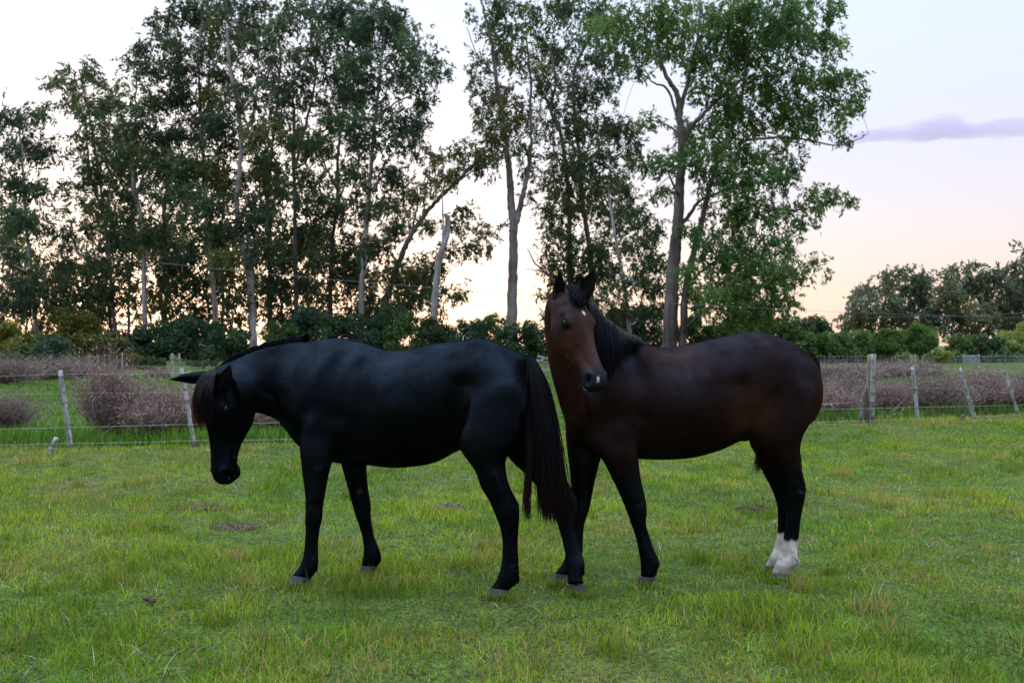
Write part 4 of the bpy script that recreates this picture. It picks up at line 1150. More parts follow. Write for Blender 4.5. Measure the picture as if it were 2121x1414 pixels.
HEAD_ROWS = [  # a along the face, dorsal, ventral, half width, exponent, width multipliers
    (-.050, -.130, -.215, .045, 2.0, (.9, 1, 1, 1, 1)),
    (-.015, -.070, -.265, .090, 2.1, (.85, .95, 1, 1, .95)),
    (.03, -.020, -.280, .118, 2.2, (.85, .95, 1, .96, .9)),
    (.09, .012, -.305, .136, 2.3, (.85, .95, 1, .92, .8)),
    (.18, .032, -.345, .148, 2.5, (.88, 1, .98, .86, .70)),
    (.27, .036, -.385, .163, 2.6, (.90, 1.02, .95, .82, .66)),
    (.35, .034, -.415, .166, 2.6, (.88, 1.04, .93, .80, .64)),
    (.43, .026, -.422, .150, 2.5, (.82, 1.0, .97, .84, .66)),
    (.51, .014, -.395, .128, 2.4, (.78, .96, 1.0, .88, .70)),
    (.59, .003, -.342, .106, 2.3, (.78, .94, 1.0, .92, .76)),
    (.67, -.006, -.290, .092, 2.3, (.82, .94, 1.0, .96, .82)),
    (.75, -.011, -.256, .089, 2.3, (.86, .98, 1.0, .96, .84)),
    (.83, -.013, -.242, .096, 2.3, (.88, 1.04, 1.0, .94, .84)),
    (.90, -.020, -.246, .102, 2.3, (.84, 1.04, 1.0, .94, .80)),
    (.955, -.038, -.238, .096, 2.3, (.82, 1.0, 1.0, .94, .78)),
    (.99, -.070, -.200, .074, 2.2, (.85, 1.0, 1.0, .9, .8)),
    (1.005, -.100, -.170, .045, 2.0, (.9, 1, 1, 1, .9)),
]

class Head:
    def __init__(self, poll, A, U, L, wide=1.0):
        self.o, self.L, self.W = Vector(poll), L, wide
        self.A = Vector(A).normalized()
        U = Vector(U)
        self.U = (U - self.A * U.dot(self.A)).normalized()
        self.V = self.A.cross(self.U).normalized()
    def at(self, a, u, v):
        return self.o + (self.A * a + self.U * u + self.V * (v * self.W)) * self.L
    def loc(self, co):
        d = (co - np.array(self.o)) / self.L
        return d @ np.array(self.A), d @ np.array(self.U), d @ np.array(self.V) / self.W
    def build(self, bm):
        loft(bm, [(self.at(a, d, 0), self.at(a, v, 0), w * self.L * self.W, n, mu) for a, d, v, w, n, mu in HEAD_ROWS], nseg=44, sub=4)
        rot = Matrix((self.A, self.U, self.V)).transposed()
        for s in (-1, 1):
            blob(bm, self.at(.335, -.055, .128 * s), (.070 * self.L, .042 * self.L, .040 * self.L), rot)    # brow
            blob(bm, self.at(.885, -.085, .070 * s), (.060 * self.L, .042 * self.L, .038 * self.L), rot)    # nostril wing
            blob(bm, self.at(.46, -.150, .118 * s), (.130 * self.L, .022 * self.L, .026 * self.L), rot)     # facial crest
        blob(bm, self.at(.905, -.236, 0), (.068 * self.L, .038 * self.L, .062 * self.L), rot)               # chin

def ear_mesh(base, tip, opening, length_w, curl=1.15):
    """cupped ear shell: base -> tip, hollow side towards `opening`"""
    base, tip = Vector(base), Vector(tip)
    e = tip - base
    L = e.length
    e.normalize()
    o = (Vector(opening) - e * Vector(opening).dot(e)).normalized()
    s = e.cross(o)
    nt, nf = 15, 15
    prof = lambda t: length_w * float(np.interp(t, [0, .12, .25, .4, .55, .7, .82, .92, 1], [.74, .88, .98, 1, .90, .70, .47, .23, .02]))
    verts, faces = [], []
    for layer in (0, 1):
        for i in range(nt):
            t = i / (nt - 1)
            w = max(prof(t), 0.0016)
            op = 2.75 - 1.15 * smoothstep(0.0, .75, np.array(t))          # half opening angle of the cup
            for j in range(nf):
                f = (j / (nf - 1) * 2 - 1)
                ang = f * op
                rr = w * (1.0 - (0.16 if layer else 0.0) * (1 - f * f))
                p = base + e * (L * t) + s * (math.sin(ang) * rr) - o * (math.cos(ang) * rr * 0.85) + o * (0.010 * math.sin(t * math.pi)) + e * 0.0
                if layer:
                    p += o * 0.004 * (1 - f * f)
                verts.append(p)
    n = nt * nf
    for i in range(nt - 1):
        for j in range(nf - 1):
            a, b, c, d = i * nf + j, i * nf + j + 1, (i + 1) * nf + j + 1, (i + 1) * nf + j
            faces.append((a, b, c, d))
            faces.append((n + d, n + c, n + b, n + a))
    for i in range(nt - 1):
        for j in (0, nf - 1):
            faces.append((i * nf + j, (i + 1) * nf + j, n + (i + 1) * nf + j, n + i * nf + j))
    return np.array([tuple(v) for v in verts]), faces

def sculpt(co, no, brushes):
    """push vertices along their normals: (centre, radius, amount) or (centre a, centre b, radius, amount)"""
    for br in brushes:
        if len(br) == 3:
            c, r, amt = br
            d = np.linalg.norm(co - np.array(c), axis=1)
        else:
            a, b, r, amt = br
            a, b = np.array(a), np.array(b)
            ab = b - a
            t = np.clip(((co - a) @ ab) / (ab @ ab), 0, 1)
            d = np.linalg.norm(co - (a + t[:, None] * ab), axis=1)
        k = np.exp(-(d / r) ** 2 * 1.6)
        co += no * (amt * k)[:, None]
    return co

def leg_stations(rows, d_top, d_bot):
    """rows of ((front px), (back px), half thickness); depth runs from d_top to d_bot with height"""
    y0, y1 = rows[0][0][1], rows[-1][0][1]
    st = []
    for f, b, w in rows:
        t = np.clip((f[1] - y0) / (y1 - y0), 0, 1)
        t = t ** 0.8
        D = d_top + (d_bot - d_top) * t
        st.append((P(f[0], f[1], D), P(b[0], b[1], D), w, 2.2, FLAT))
    return st

def mesh_arrays(me):
    n = len(me.vertices)
    co = np.empty(n * 3); me.vertices.foreach_get('co', co)
    no = np.empty(n * 3); me.vertices.foreach_get('normal', no)
    return co.reshape(-1, 3), no.reshape(-1, 3)

def coat_material(name, rough, spec):
    m, nt, out = new_mat(name)
    at = N(nt, 'ShaderNodeAttribute', attribute_name='tint')
    nz = noise_node(nt, 9.0, 5.0, 0.6)
    var = ramp(nt, nz.outputs[0], [(0.3, (.72, .72, .72)), (0.7, (1.3, 1.3, 1.3))])
    c = mix_mul(nt, at.outputs['Color'], var.outputs[0])
    pb = N(nt, 'ShaderNodeBsdfPrincipled')
    nt.links.new(c, pb.inputs['Base Color'])
    pb.inputs['Specular IOR Level'].default_value = 0.0
    # patches of flat-lying and ruffled hair
    nr = noise_node(nt, 5.0, 4.0, 0.6)
    rr = ramp(nt, nr.outputs[0], [(0.3, (rough - .07,) * 3), (0.7, (rough + .10,) * 3)])
    fur = noise_node(nt, 75.0, 4.0, 0.7, stretch=(0.28, 1.0, 0.8))
    clump = noise_node(nt, 30.0, 3.0, 0.6, stretch=(0.5, 1.0, 1.0))
    ad = N(nt, 'ShaderNodeMath', operation='ADD')
    nt.links.new(fur.outputs[0], ad.inputs[0]); nt.links.new(clump.outputs[0], ad.inputs[1])
    bp = N(nt, 'ShaderNodeBump')
    bp.inputs['Strength'].default_value = 0.34
    bp.inputs['Distance'].default_value = 0.006
    nt.links.new(ad.outputs[0], bp.inputs['Height'])
    nt.links.new(bp.outputs[0], pb.inputs['Normal'])
    # oily sheen of flat-lying hair: cool, gently stronger at a slant, broken where the hair is ruffled or dusty
    gl = N(nt, 'ShaderNodeBsdfGlossy')
    gl.inputs['Color'].default_value = (.52, .74, 1.0, 1)
    nt.links.new(rr.outputs[0], gl.inputs['Roughness'])
    nt.links.new(bp.outputs[0], gl.inputs['Normal'])
    lw = N(nt, 'ShaderNodeLayerWeight')
    lw.inputs['Blend'].default_value = .35
    mr = N(nt, 'ShaderNodeMapRange')
    mr.inputs['To Min'].default_value = spec
    mr.inputs['To Max'].default_value = spec * 3.2
    nt.links.new(lw.outputs['Facing'], mr.inputs['Value'])
    dust = noise_node(nt, 3.2, 5.0, .65)
    dr = ramp(nt, dust.outputs[0], [(.38, (.45, .45, .45)), (.66, (1.7, 1.7, 1.7))])
    ml = N(nt, 'ShaderNodeMath', operation='MULTIPLY')
    nt.links.new(mr.outputs[0], ml.inputs[0]); nt.links.new(dr.outputs[0], ml.inputs[1])
    mx = N(nt, 'ShaderNodeMixShader')
    nt.links.new(ml.outputs[0], mx.inputs[0])
    nt.links.new(pb.outputs[0], mx.inputs[1]); nt.links.new(gl.outputs[0], mx.inputs[2])
    nt.links.new(mx.outputs[0], out.inputs['Surface'])
    return m

def strands(name, guides, count, rad, cols, seed, spread=0.02, mat=None, parent=None, sub=5, tipcol=None, jitter=0.012, lenvar=0.25):
    """hair: strands interpolated between guide polylines (lists of points of equal count)"""
    rng = np.random.default_rng(seed)
    G = [catmull(np.array([tuple(p) for p in g]), sub) for g in guides]
    ng, m = len(G), len(G[0])
    Gs = np.stack(G)
    vs, fs, cs = [], [], []
    off = 0
    tri = np.array([0, 2 * np.pi / 3, 4 * np.pi / 3])
    for i in range(count):
        x = rng.uniform(0, ng - 1) if ng > 1 else 0.0
        k = min(int(x), ng - 2) if ng > 1 else 0
        f = x - k
        path = Gs[k] * (1 - f) + Gs[min(k + 1, ng - 1)] * f
        cut = 1.0 - abs(rng.normal(0, lenvar)) if lenvar else 1.0
        cut = min(max(cut, 0.35), 1.0)
        t = np.linspace(0, 1, m)
        idx = np.linspace(0, (m - 1) * cut, m)
        path = np.stack([np.interp(idx, np.arange(m), path[:, c]) for c in range(3)], axis=1)
        wob = rng.normal(0, 1, 3) * spread * rng.uniform(.2, 1.0)
        ph = rng.uniform(0, 6.28)
        path = path + wob * (0.25 + 0.75 * t)[:, None] + rng.normal(0, 1, 3) * jitter * np.sin(t * rng.uniform(3, 8) + ph)[:, None] * t[:, None]
        r = rad * rng.uniform(.6, 1.2) * (1 - 0.8 * t ** 2)
        tan = np.gradient(path, axis=0); tan /= np.linalg.norm(tan, axis=1)[:, None] + 1e-9
        u = np.cross(tan, np.array([.3, .8, .5])); u /= np.linalg.norm(u, axis=1)[:, None] + 1e-9
        w = np.cross(tan, u)
        ring = path[:, None, :] + r[:, None, None] * (np.cos(tri)[None, :, None] * u[:, None, :] + np.sin(tri)[None, :, None] * w[:, None, :])
        vs.append(ring.reshape(-1, 3))
        b = off + np.arange(m - 1)[:, None] * 3 + np.arange(3)[None, :]
        k1 = np.array([1, 2, 0])
        b2 = off + np.arange(m - 1)[:, None] * 3 + k1[None, :]
        fs.append(np.stack([b, b2, b2 + 3, b + 3], axis=-1).reshape(-1, 4))
        c0 = np.array(cols[rng.integers(len(cols))]) * rng.uniform(.6, 1.4)
        c = np.tile(c0, (m, 1))
        if tipcol is not None:
            kk = smoothstep(.45, 1.0, t)[:, None] * rng.uniform(.3, 1)
            c = c * (1 - kk) + np.array(tipcol) * kk
        cs.append(np.repeat(c, 3, axis=0))
        off += m * 3
    me = quads_mesh(name, np.concatenate(vs), np.concatenate(fs), np.concatenate(cs))
    return link(name, me, mat, parent, smooth=True)

def hoof_mesh(name, top, bot, D, D2):
    """hoof wall from coronet (front px, back px) to the sole on the ground"""
    bm = bmesh.new()
    st = []
    for t in (0.0, .12, .5, .9, 1.0):
        f = np.array(top[0]) * (1 - t) + np.array(bot[0]) * t
        b = np.array(top[1]) * (1 - t) + np.array(bot[1]) * t
        Dd = D * (1 - t) + D2 * t
        pf, pb_ = P(f[0], f[1], Dd), P(b[0], b[1], Dd)
        w = (pf - pb_).length * .5 * (.92 + .06 * t)
        st.append((pf, pb_, w, 2.1, FLAT))
    loft(bm, st, nseg=24, sub=2)
    bmesh.ops.recalc_face_normals(bm, faces=bm.faces)
    me = bpy.data.meshes.new(name)
    bm.to_mesh(me); bm.free()
    return me

def hoof_material(name, col, dark):
    m, nt, out = new_mat(name)
    nz = noise_node(nt, 14.0, 5.0, .6, stretch=(1, 1, 4))
    r = ramp(nt, nz.outputs[0], [(.3, dark), (.65, col)])
    pb = N(nt, 'ShaderNodeBsdfPrincipled', Roughness=.6)
    nt.links.new(r.outputs[0], pb.inputs['Base Color'])
    bp = N(nt, 'ShaderNodeBump', Strength=.4, Distance=.003)
    nt.links.new(nz.outputs[0], bp.inputs['Height'])
    nt.links.new(bp.outputs[0], pb.inputs['Normal'])
    nt.links.new(pb.outputs[0], out.inputs['Surface'])
    return m

M_eye, _nt, _out = new_mat('eye_wet')
_pb = N(_nt, 'ShaderNodeBsdfPrincipled', Roughness=.10)
_pb.inputs['Base Color'].default_value = (.006, .004, .003, 1)
_pb.inputs['Specular IOR Level'].default_value = .30
_nt.links.new(_pb.outputs[0], _out.inputs['Surface'])

def plane_depth(x0, d0, x1, d1):
    """sagittal plane of a horse: depth as a function of photo column (a vertical plane through two columns)"""
    X0, X1 = (x0 - CX) / FPX * d0, (x1 - CX) / FPX * d1
    k = (d1 - d0) / (X1 - X0)
    return lambda px: (d0 - k * X0) / (1 - k * (px - CX) / FPX)

def eye_and_sockets(h, brushes, co_eye=(.338, -.078, .150), r=.030):
    for s in (-1, 1):
        a, u, v = co_eye
        c = h.at(a, u, v * s)
        L = h.L
        brushes += [
            (h.at(a - .045, u + .045, (v - .01) * s), h.at(a + .02, u + .052, (v - .012) * s), .026 * L / .6, .005),       # upper lid
            (h.at(a - .02, u - .048, (v + .002) * s), h.at(a + .04, u - .040, (v - .004) * s), .020 * L / .6, .0035),    # lower lid
            (h.at(a - .06, u + .010, (v + .0) * s), h.at(a + .06, u + .004, (v - .01) * s), .024 * L / .6, -.012),       # socket
            (h.at(a - .16, u + .050, .110 * s), .030 * L / .6, -.007),                                               # temple hollow
            (h.at(.50, -.155, .128 * s), h.at(.66, -.130, .100 * s), .018, -.004),                                 # under the crest
            (h.at(.60, -.085, .085 * s), h.at(.80, -.060, .075 * s), .022, -.006),                                   # nasal hollow
            (h.at(.895, -.088, .104 * s), h.at(.93, -.120, .098 * s),   .0185, -.030),                                   # nostril
            (h.at(.855, -.070, .100 * s), h.at(.88, -.045, .085 * s), .014, .006),                                    # nostril rim
            (h.at(.955, -.090, .080 * s), h.at(.965, -.120, .080 * s), .012, .004),
            (h.at(.99, -.178, .03 * s), h.at(.90, -.184, .090 * s), .0105, -.012),                                   # mouth line
            (h.at(.90, -.184, .090 * s), h.at(.80, -.172, .094 * s), .0105, -.013),
            (h.at(.30, -.32, .13 * s), .06, .006),
            (h.at(.22, -.36, .10 * s), h.at(.50, -.40, .085 * s), .022, .006),                                     # edge of the jaw
            (h.at(.56, -.25, .10 * s), h.at(.74, -.20, .085 * s), .026, -.007),                                    # hollow of the lower cheek
            (h.at(.84, -.205, .09 * s), h.at(.93, -.215, .08 * s), .014, .004),                                                                  # jaw muscle
        ]

M_lid = hair_material('eyelid_skin', .5, .0)
def lid_and_eye(h, parent, a=.338, u=-.078, v=.122, r=.044):
    """eyeball and the two lids that close over it"""
    R = r * h.L
    for s in (-1, 1):
        bm = bmesh.new()
        bmesh.ops.create_uvsphere(bm, u_segments=24, v_segments=14, radius=R)
        me = bpy.data.meshes.new('eye')
        bm.to_mesh(me); bm.free()
        o = link('eye', me, M_eye, None, smooth=True)
        c = h.at(a, u, v * s)
        o.location = c
        o.parent = parent
        o.matrix_parent_inverse = Matrix.Translation(parent.location).inverted()
        # the eye looks outwards and a little forwards
        out_ = (h.V * s * .92 + h.U * .38).normalized()
        ax = (h.A - out_ * h.A.dot(out_)).normalized()          # from the back corner to the front corner
        up = out_.cross(ax)
        if up.dot(h.U) < 0: up = -up
        for sgn, lift, th_ in ((1, .52, .34), (-1, .62, .26)):
            path, rad = [], []
            for k in range(13):
                t = k / 12 * math.pi
                x = -math.cos(t); y = math.sin(t) * lift * sgn
                z = math.sqrt(max(0.02, 1.0 - min(1, x * x * .86 + y * y)))
                path.append(tuple(c + (ax * (x * 1.06) + up * y + out_ * (z * 1.00)) * R))
                rad.append(R * th_ * (.45 + .55 * math.sin(t)))
            lm = tubes_mesh('eyelid', [(path, rad)], 8)
            paint(lm, np.array([.006, .005, .005]))
            link('eyelid', lm, M_lid, parent, smooth=True)
def build_horse(kind, parent, trunk, neck, legs, head, ears, brushes, painter, mat, hooves, voxel=.0088):
    bm = bmesh.new()
    loft(bm, trunk, nseg=48, sub=4)
    if neck:
        loft(bm, neck, nseg=40, sub=4)
    for rows, d0, d1 in legs:
        loft(bm, leg_stations(rows, d0, d1), nseg=28, sub=3)
    head.build(bm)
    me = smooth_remesh(bm, voxel, 9)
    # soften the joins of limbs and trunk, leaving legs and head crisp
    co, no = mesh_arrays(me)
    ed = np.empty(len(me.edges) * 2, dtype=np.int32); me.edges.foreach_get('vertices', ed)
    ed = ed.reshape(-1, 2)
    deg = np.bincount(ed.ravel(), minlength=len(co)).astype(float)[:, None]
    ha, hu, hv = head.loc(co)
    in_head = (ha > -.02) & (ha < 1.15) & (hu > -.6) & (hu < .2) & (np.abs(hv) < .32)
    msk = (smoothstep(.74, .92, co[:, 2]) * ~in_head)[:, None] * .6
    for _ in range(42):
        acc = np.zeros_like(co)
        for c_ in range(3):
            acc[:, c_] = np.bincount(ed[:, 0], weights=co[ed[:, 1], c_], minlength=len(co)) + np.bincount(ed[:, 1], weights=co[ed[:, 0], c_], minlength=len(co))
        co = co + (acc / deg - co) * msk
    me.vertices.foreach_set('co', co.ravel()); me.update()
    co, no = mesh_arrays(me)
    co = sculpt(co, no, brushes)
    me.vertices.foreach_set('co', co.ravel())
    me.update()
    # ears join the body skin
    fv = [co]
    polys_loops = np.empty(len(me.loops), dtype=np.int32); me.loops.foreach_get('vertex_index', polys_loops)
    ps = np.empty(len(me.polygons), dtype=np.int32); me.polygons.foreach_get('loop_start', ps)
    pt = np.empty(len(me.polygons), dtype=np.int32); me.polygons.foreach_get('loop_total', pt)
    loops, st, tt = [polys_loops], [ps], [pt]
    off, loff = len(co), len(polys_loops)
    is_ear = [np.zeros(len(co))]
    for b, t, op, w in ears:
        ev, ef = ear_mesh(b, t, op, w)
        fl = np.array([x for f in ef for x in f], dtype=np.int32) + off
        loops.append(fl)
        st.append(np.arange(len(ef)) * 4 + loff)
        tt.append(np.full(len(ef), 4))
        half = len(ev) // 2
        is_ear.append(np.concatenate([np.full(half, 1.0), np.full(len(ev) - half, 2.0)]))
        fv.append(ev)
        off += len(ev); loff += len(fl)
    allv = np.concatenate(fv)
    bpy.data.meshes.remove(me)
    me = np_mesh('body', allv, np.concatenate(loops), np.concatenate(st), np.concatenate(tt))
    paint(me, painter(allv, np.concatenate(is_ear)))
    body = link('body', me, mat, parent, smooth=True)
    lid_and_eye(head, parent)
    for top, bot, D, D2, hm, lab in hooves:
        o = link('hoof', hoof_mesh('hoof', top, bot, D, D2), hm, parent, smooth=True)
        if lab: o['label'] = lab
    return body

M_hoof_pale = hoof_material('hoof_pale', (.024, .022, .020), (.007, .006, .006))
M_hoof_dark = hoof_material('hoof_dark', (.035, .032, .032), (.012, .011, .011))

# ---- the black horse
bd = plane_depth(1040, 5.85, 640, 6.17)
KIT_B = lambda px, py, o=0.0: P(px, py, bd(px) + o)

def T(rows, off=None):
    return rows

def black_horse():
    t = empty('horse', (P(860, 1215, 5.95).x, 5.95, 0), 'black horse with lowered head and forelock over its face, standing in front of the bay', 'horse', 'horses standing in the pasture')
    S = lambda a, b, w, n=2.15, mu=FLAT: (KIT_B(*a), KIT_B(*b), w, n, mu)
    wi = (.55, .86, 1, 1.0, .92)
    cr = (.88, 1.0, 1, .95, .9)
    ba = (.80, .98, 1.02, 1.02, .95)
    trunk = [
        S((1109, 768), (1111, 822), .05), S((1093, 741), (1099, 872), .155, 2.2, cr), S((1064, 724), (1066, 902), .222, 2.25, cr),
        S((1022, 706), (1022, 915), .258, 2.3, cr), S((984, 701), (987, 925), .265, 2.3, cr), S((940, 706), (948, 934), .262, 2.2, cr),
        S((897, 711), (903, 957), .272, 2.15, ba), S((855, 720), (858, 966), .288, 2.1, ba), S((812, 726), (813, 968), .290, 2.1, ba),
        S((772, 716), (768, 963), .275, 2.1, ba), S((733, 702), (724, 961), .250, 2.1, wi), S((704, 697), (688, 956), .230, 2.1, wi),
        S((673, 700), (652, 944), .222, 2.1, wi), S((644, 705), (623, 922), .212, 2.1, wi), S((618, 704), (604, 898), .180, 2.1, (.5, .8, 1, 1.05, .95)),
        S((590, 707), (588, 881), .146, 2.1, (.5, .8, 1, 1.0, .9))]
    NB = lambda a, b, w, o: (KIT_B(*a, o), KIT_B(*b, o), w, 2.1, (.5, .82, 1, 1, .92))
    neck = [NB((625, 706), (606, 895), .18, 0.0), NB((595, 708), (590, 881), .150, -.01), NB((562, 713), (570, 868), .130, -.04),
            NB((530, 722), (549, 859), .114, -.09), NB((502, 733), (530, 853), .104, -.15), NB((477, 745), (513, 849), .098, -.22), NB((455, 760), (497, 848), .09, -.28)]
    dh = bd(450) - .33
    yaw = math.radians(46)
    f = Vector((-math.sin(yaw), -math.cos(yaw), 0))
    down = Vector((0, 0, -1))
    k = .03
    Lh = 234 / FPX * dh / 1.005 * math.sqrt(1 + k * k) * 1.03
    head = Head(P(431, 766, dh), down - f * k, f + down * k, Lh, 1.06)
    lf = [((650, 790), (735, 785), .02), ((628, 850), (728, 850), .055), ((620, 905), (714, 905), .070), ((621, 930), (698, 935), .078),
          ((624, 955), (688, 957), .076), ((627, 985), (680.5, 985), .062), ((632, 1020), (674.5, 1018), .05), ((633, 1050), (669.5, 1048), .046),
          ((632, 1075), (668, 1073), .046), ((633, 1095), (663, 1093), .037), ((631, 1131), (659.5, 1129), .031), ((627, 1155), (660, 1157), .036),
          ((620, 1173), (658, 1178), .041), ((608, 1189), (647, 1194), .042), ((603, 1196), (642, 1200), .042)]
    rf = [((690, 800), (750, 800), .02), ((695, 900), (765, 900), .08), ((706, 955), (760, 955), .07), ((712, 980), (760, 980), .06),
          ((722, 1015), (763, 1012), .05), ((730, 1045), (768.5, 1043), .046), ((736, 1066), (768.5, 1064), .045), ((745, 1091), (771, 1088), .037),
          ((751.5, 1118), (778, 1116), .031), ((753, 1142), (788, 1140), .036), ((750, 1163), (789, 1160), .041), ((747, 1174), (781, 1174), .042)]
    lh = [((1000, 750), (1085, 765), .03), ((970, 800), (1110, 810), .105), ((954, 870), (1107, 870), .125), ((953, 926), (1079, 922), .122),
          ((972, 958), (1050, 948), .10), ((986, 979), (1048.5, 975), .085), ((996, 1009), (1055.5, 1006), .070), ((1012, 1035), (1068, 1030), .056),
          ((1024, 1062), (1076, 1048), .049), ((1035, 1091), (1075.5, 1078), .043), ((1040, 1118), (1073.5, 1110), .036), ((1040, 1150), (1073.5, 1144), .034),
          ((1036, 1177), (1075.5, 1180), .038), ((1028, 1200), (1074.5, 1204), .043), ((1017, 1216), (1054, 1220), .044), ((1012, 1222), (1053, 1226), .044)]
    rh = [((1035, 770), (1096, 790), .03), ((1022, 850), (1112, 850), .125), ((1037, 920), (1118, 905), .115), ((1060, 955), (1133, 940), .10),
          ((1087, 980), (1155, 967), .08), ((1114, 1010), (1175, 995), .063), ((1135, 1040), (1193, 1030), .053), ((1148, 1068), (1197, 1057), .046),
          ((1156, 1090), (1192, 1085), .041), ((1163, 1115), (1194.5, 1110), .035), ((1170, 1145), (1205, 1143), .036), ((1174, 1172), (1212, 1172), .041),
          ((1176, 1195), (1206, 1195), .041), ((1175, 1208), (1211, 1208), .044)]
    legs = [(lf, 5.99, GD(1209)), (rf, 6.27, GD(1187)), (lh, 5.73, GD(1234)), (rh, 6.03, GD(1229))]
    br = []
    eye_and_sockets(head, br)
    kb = lambda px, py, o: KIT_B(px, py, o)
    NB_ = len(br)
    br += [
        (kb(700, 720, -.12), kb(622, 850, -.20), .07, .012),      # shoulder blade
        (kb(745, 740, -.20), kb(715, 860, -.24), .05, -.012),     # behind the shoulder
        (kb(700, 890, -.24), .075, .014), (kb(690, 935, -.22), kb(740, 935, -.2), .045, -.006),   # elbow and girth
        (kb(955, 800, -.27), kb(940, 900, -.26), .075, -.022),     # flank hollow
        (kb(935, 722, -.20), .06, .016), (kb(985, 712, -.1), .07, .008),   # point of hip
        (kb(965, 905, -.26), .08, .016),                            # stifle
        (kb(830, 850, -.29), .20, .010),                            # barrel
        (kb(1050, 800, -.25), .10, .010), (kb(1085, 870, -.22), kb(1060, 935, -.18), .04, -.008),
        (kb(600, 860, -.14), kb(540, 800, -.18), .028, -.008),      # jugular groove
        (kb(560, 760, -.16), .08, .006), (kb(860, 735, -.1), kb(780, 735, -.1), .06, -.006),
        (kb(650, 880, -.24), .06, .01), (kb(607, 870, 0), .05, .008),
        (kb(509, 800, -.33), kb(520, 845, -.3), .03, -.010),
        (P(654, 1100, 5.83), P(649, 1152, 5.82), .013, -.006), (P(1061, 1100, 5.56), P(1060, 1168, 5.54), .013, -.006),          # tendon grooves
        (P(640, 1062, 5.82), .026, .005), (P(1066, 1052, 5.58), .022, .006), (P(1045, 1062, 5.58), .03, .004),                    # knee and hock
        (P(660, 975, 5.85), P(652, 1030, 5.84), .030, .007), (P(1022, 985, 5.55), P(1036, 1020, 5.55), .030, .007),               # forearm and gaskin
        (P(1062, 1015, 5.58), P(1068, 1045, 5.58), .016, -.006),
    ]
    br = br[:NB_] + [(*q[:-1], q[-1] * 1.7) for q in br[NB_:]]
    for i in range(7):                                             # faint ribs
        x = 772 + i * 22
        br.append((kb(x, 780, -.28), kb(x + 10, 900, -.30), .018, .0022))
    def painter(co, ear):
        c = np.tile(np.array([.0026, .0027, .0040]), (len(co), 1))
        nz = vnoise(co[:, 0] * 5, co[:, 2] * 5, 3)[:, None]
        c *= .8 + .5 * nz
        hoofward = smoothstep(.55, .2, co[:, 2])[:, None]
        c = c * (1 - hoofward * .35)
        # scar-like callus inside the far foreleg (chestnut)
        ch = np.exp(-(np.linalg.norm(co - np.array(P(745, 1017, 6.11)), axis=1) / .017) ** 2)[:, None]
        c = c * (1 - ch) + np.array([.06, .055, .05]) * ch
        c[ear == 2] = (.007, .005, .005)
        return c
    ears = [(head.at(.05, -.04, .10 if head.V.x < 0 else -.10) , P(351, 786, dh - .02), Vector((-.25, -.55, -.8)), .043),
            (P(461, 810, dh - .10), P(477, 754, dh - .08), Vector((-.55, -.8, .1)), .050)]
    hooves = [(((604, 1191), (644, 1197)), ((594.5, 1208), (641, 1211)), GD(1209), GD(1210), M_hoof_pale, 'grey near front hoof'),
              (((748, 1170), (781, 1171)), ((742, 1187), (779, 1187)), GD(1187), GD(1187.5), M_hoof_dark, None),
              (((1013.5, 1217), (1053.5, 1222)), ((1003.5, 1235), (1056, 1235)), GD(1234), GD(1235), M_hoof_pale, 'pale grey near hind hoof'),
              (((1174, 1210), (1213, 1210)), ((1172, 1228), (1219, 1229)), GD(1229), GD(1229.5), M_hoof_pale, 'dull grey off hind hoof')]
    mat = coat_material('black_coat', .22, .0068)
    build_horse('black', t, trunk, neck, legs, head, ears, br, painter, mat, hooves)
    hm = hair_material('black_hair', .40, .0)
    hr = hair_material('forelock_hair', .42, .22)
    # forelock: from the poll down the front of the face
    q = lambda px, py, d: P(px, py, dh + d)
    g = [[q(438, 766, .0), q(418, 780, -.10), q(405, 808, -.19), q(401, 838, -.23), q(407, 868, -.235), q(416, 884, -.235)],
         [q(440, 766, -.01), q(424, 780, -.12), q(412, 808, -.215), q(408, 838, -.25), q(412, 866, -.25), q(420, 886, -.245)],
         [q(444, 766, -.02), q(433, 782, -.14), q(424, 810, -.24), q(420, 838, -.265), q(424, 862, -.265), q(430, 880, -.255)],
         [q(448, 767, -.03), q(441, 784, -.155), q(436, 810, -.25), q(434, 834, -.27), q(437, 852, -.265), q(440, 866, -.26)]]
    strands('forelock', g[1:], 380, .0024, [(.005, .0045, .005), (.007, .005, .005)], 11, .012, hm, t, sub=2, tipcol=(.014, .008, .006), lenvar=.26)
    strands('forelock_fringe', g[:2], 130, .0022, [(.012, .007, .005), (.02, .009, .006)], 15, .010, hr, t, sub=2, tipcol=(.12, .04, .018), lenvar=.22)  # orange tip colour paints the backlit rim into these outer strands
    # short mane lying to the far side, bristling along the crest
    rng = np.random.default_rng(5)
    crest = catmull(np.array([tuple(KIT_B(x, y, o)) for x, y, o in [(445, 766, -.26), (474, 743, -.2), (503, 730, -.13), (533, 720, -.08), (563, 711, -.04), (592, 705, -.01), (626, 700, 0)]]), 6)
    gs = []
    for i, c in enumerate(crest):
        k = i / (len(crest) - 1)
        h = .020 + .014 * vnoise(np.array([i * .8]), np.array([0.5]), 4)[0]
        back = Vector((.018, 0, 0))
        c = Vector(c) - Vector((0, 0, .012))
        gs.append([c, c + Vector((.005, .012, h)) + back * .4, c + Vector((.012, .050, h * .6)) + back, c + Vector((.01, .10, -.06)), c + Vector((.0, .13, -.14))])
    c = Vector(crest[-1])
    gs.append([c - Vector((0, 0, .01)), c + Vector((.012, .0, .022)), c + Vector((.03, .006, .026)), c + Vector((.046, .012, .016)), c + Vector((.055, .02, .0))])
    strands('mane', gs, 1000, .0023, [(.005, .005, .007), (.008, .007, .008)], 12, .007, hm, t, sub=2, lenvar=.12, jitter=.004)
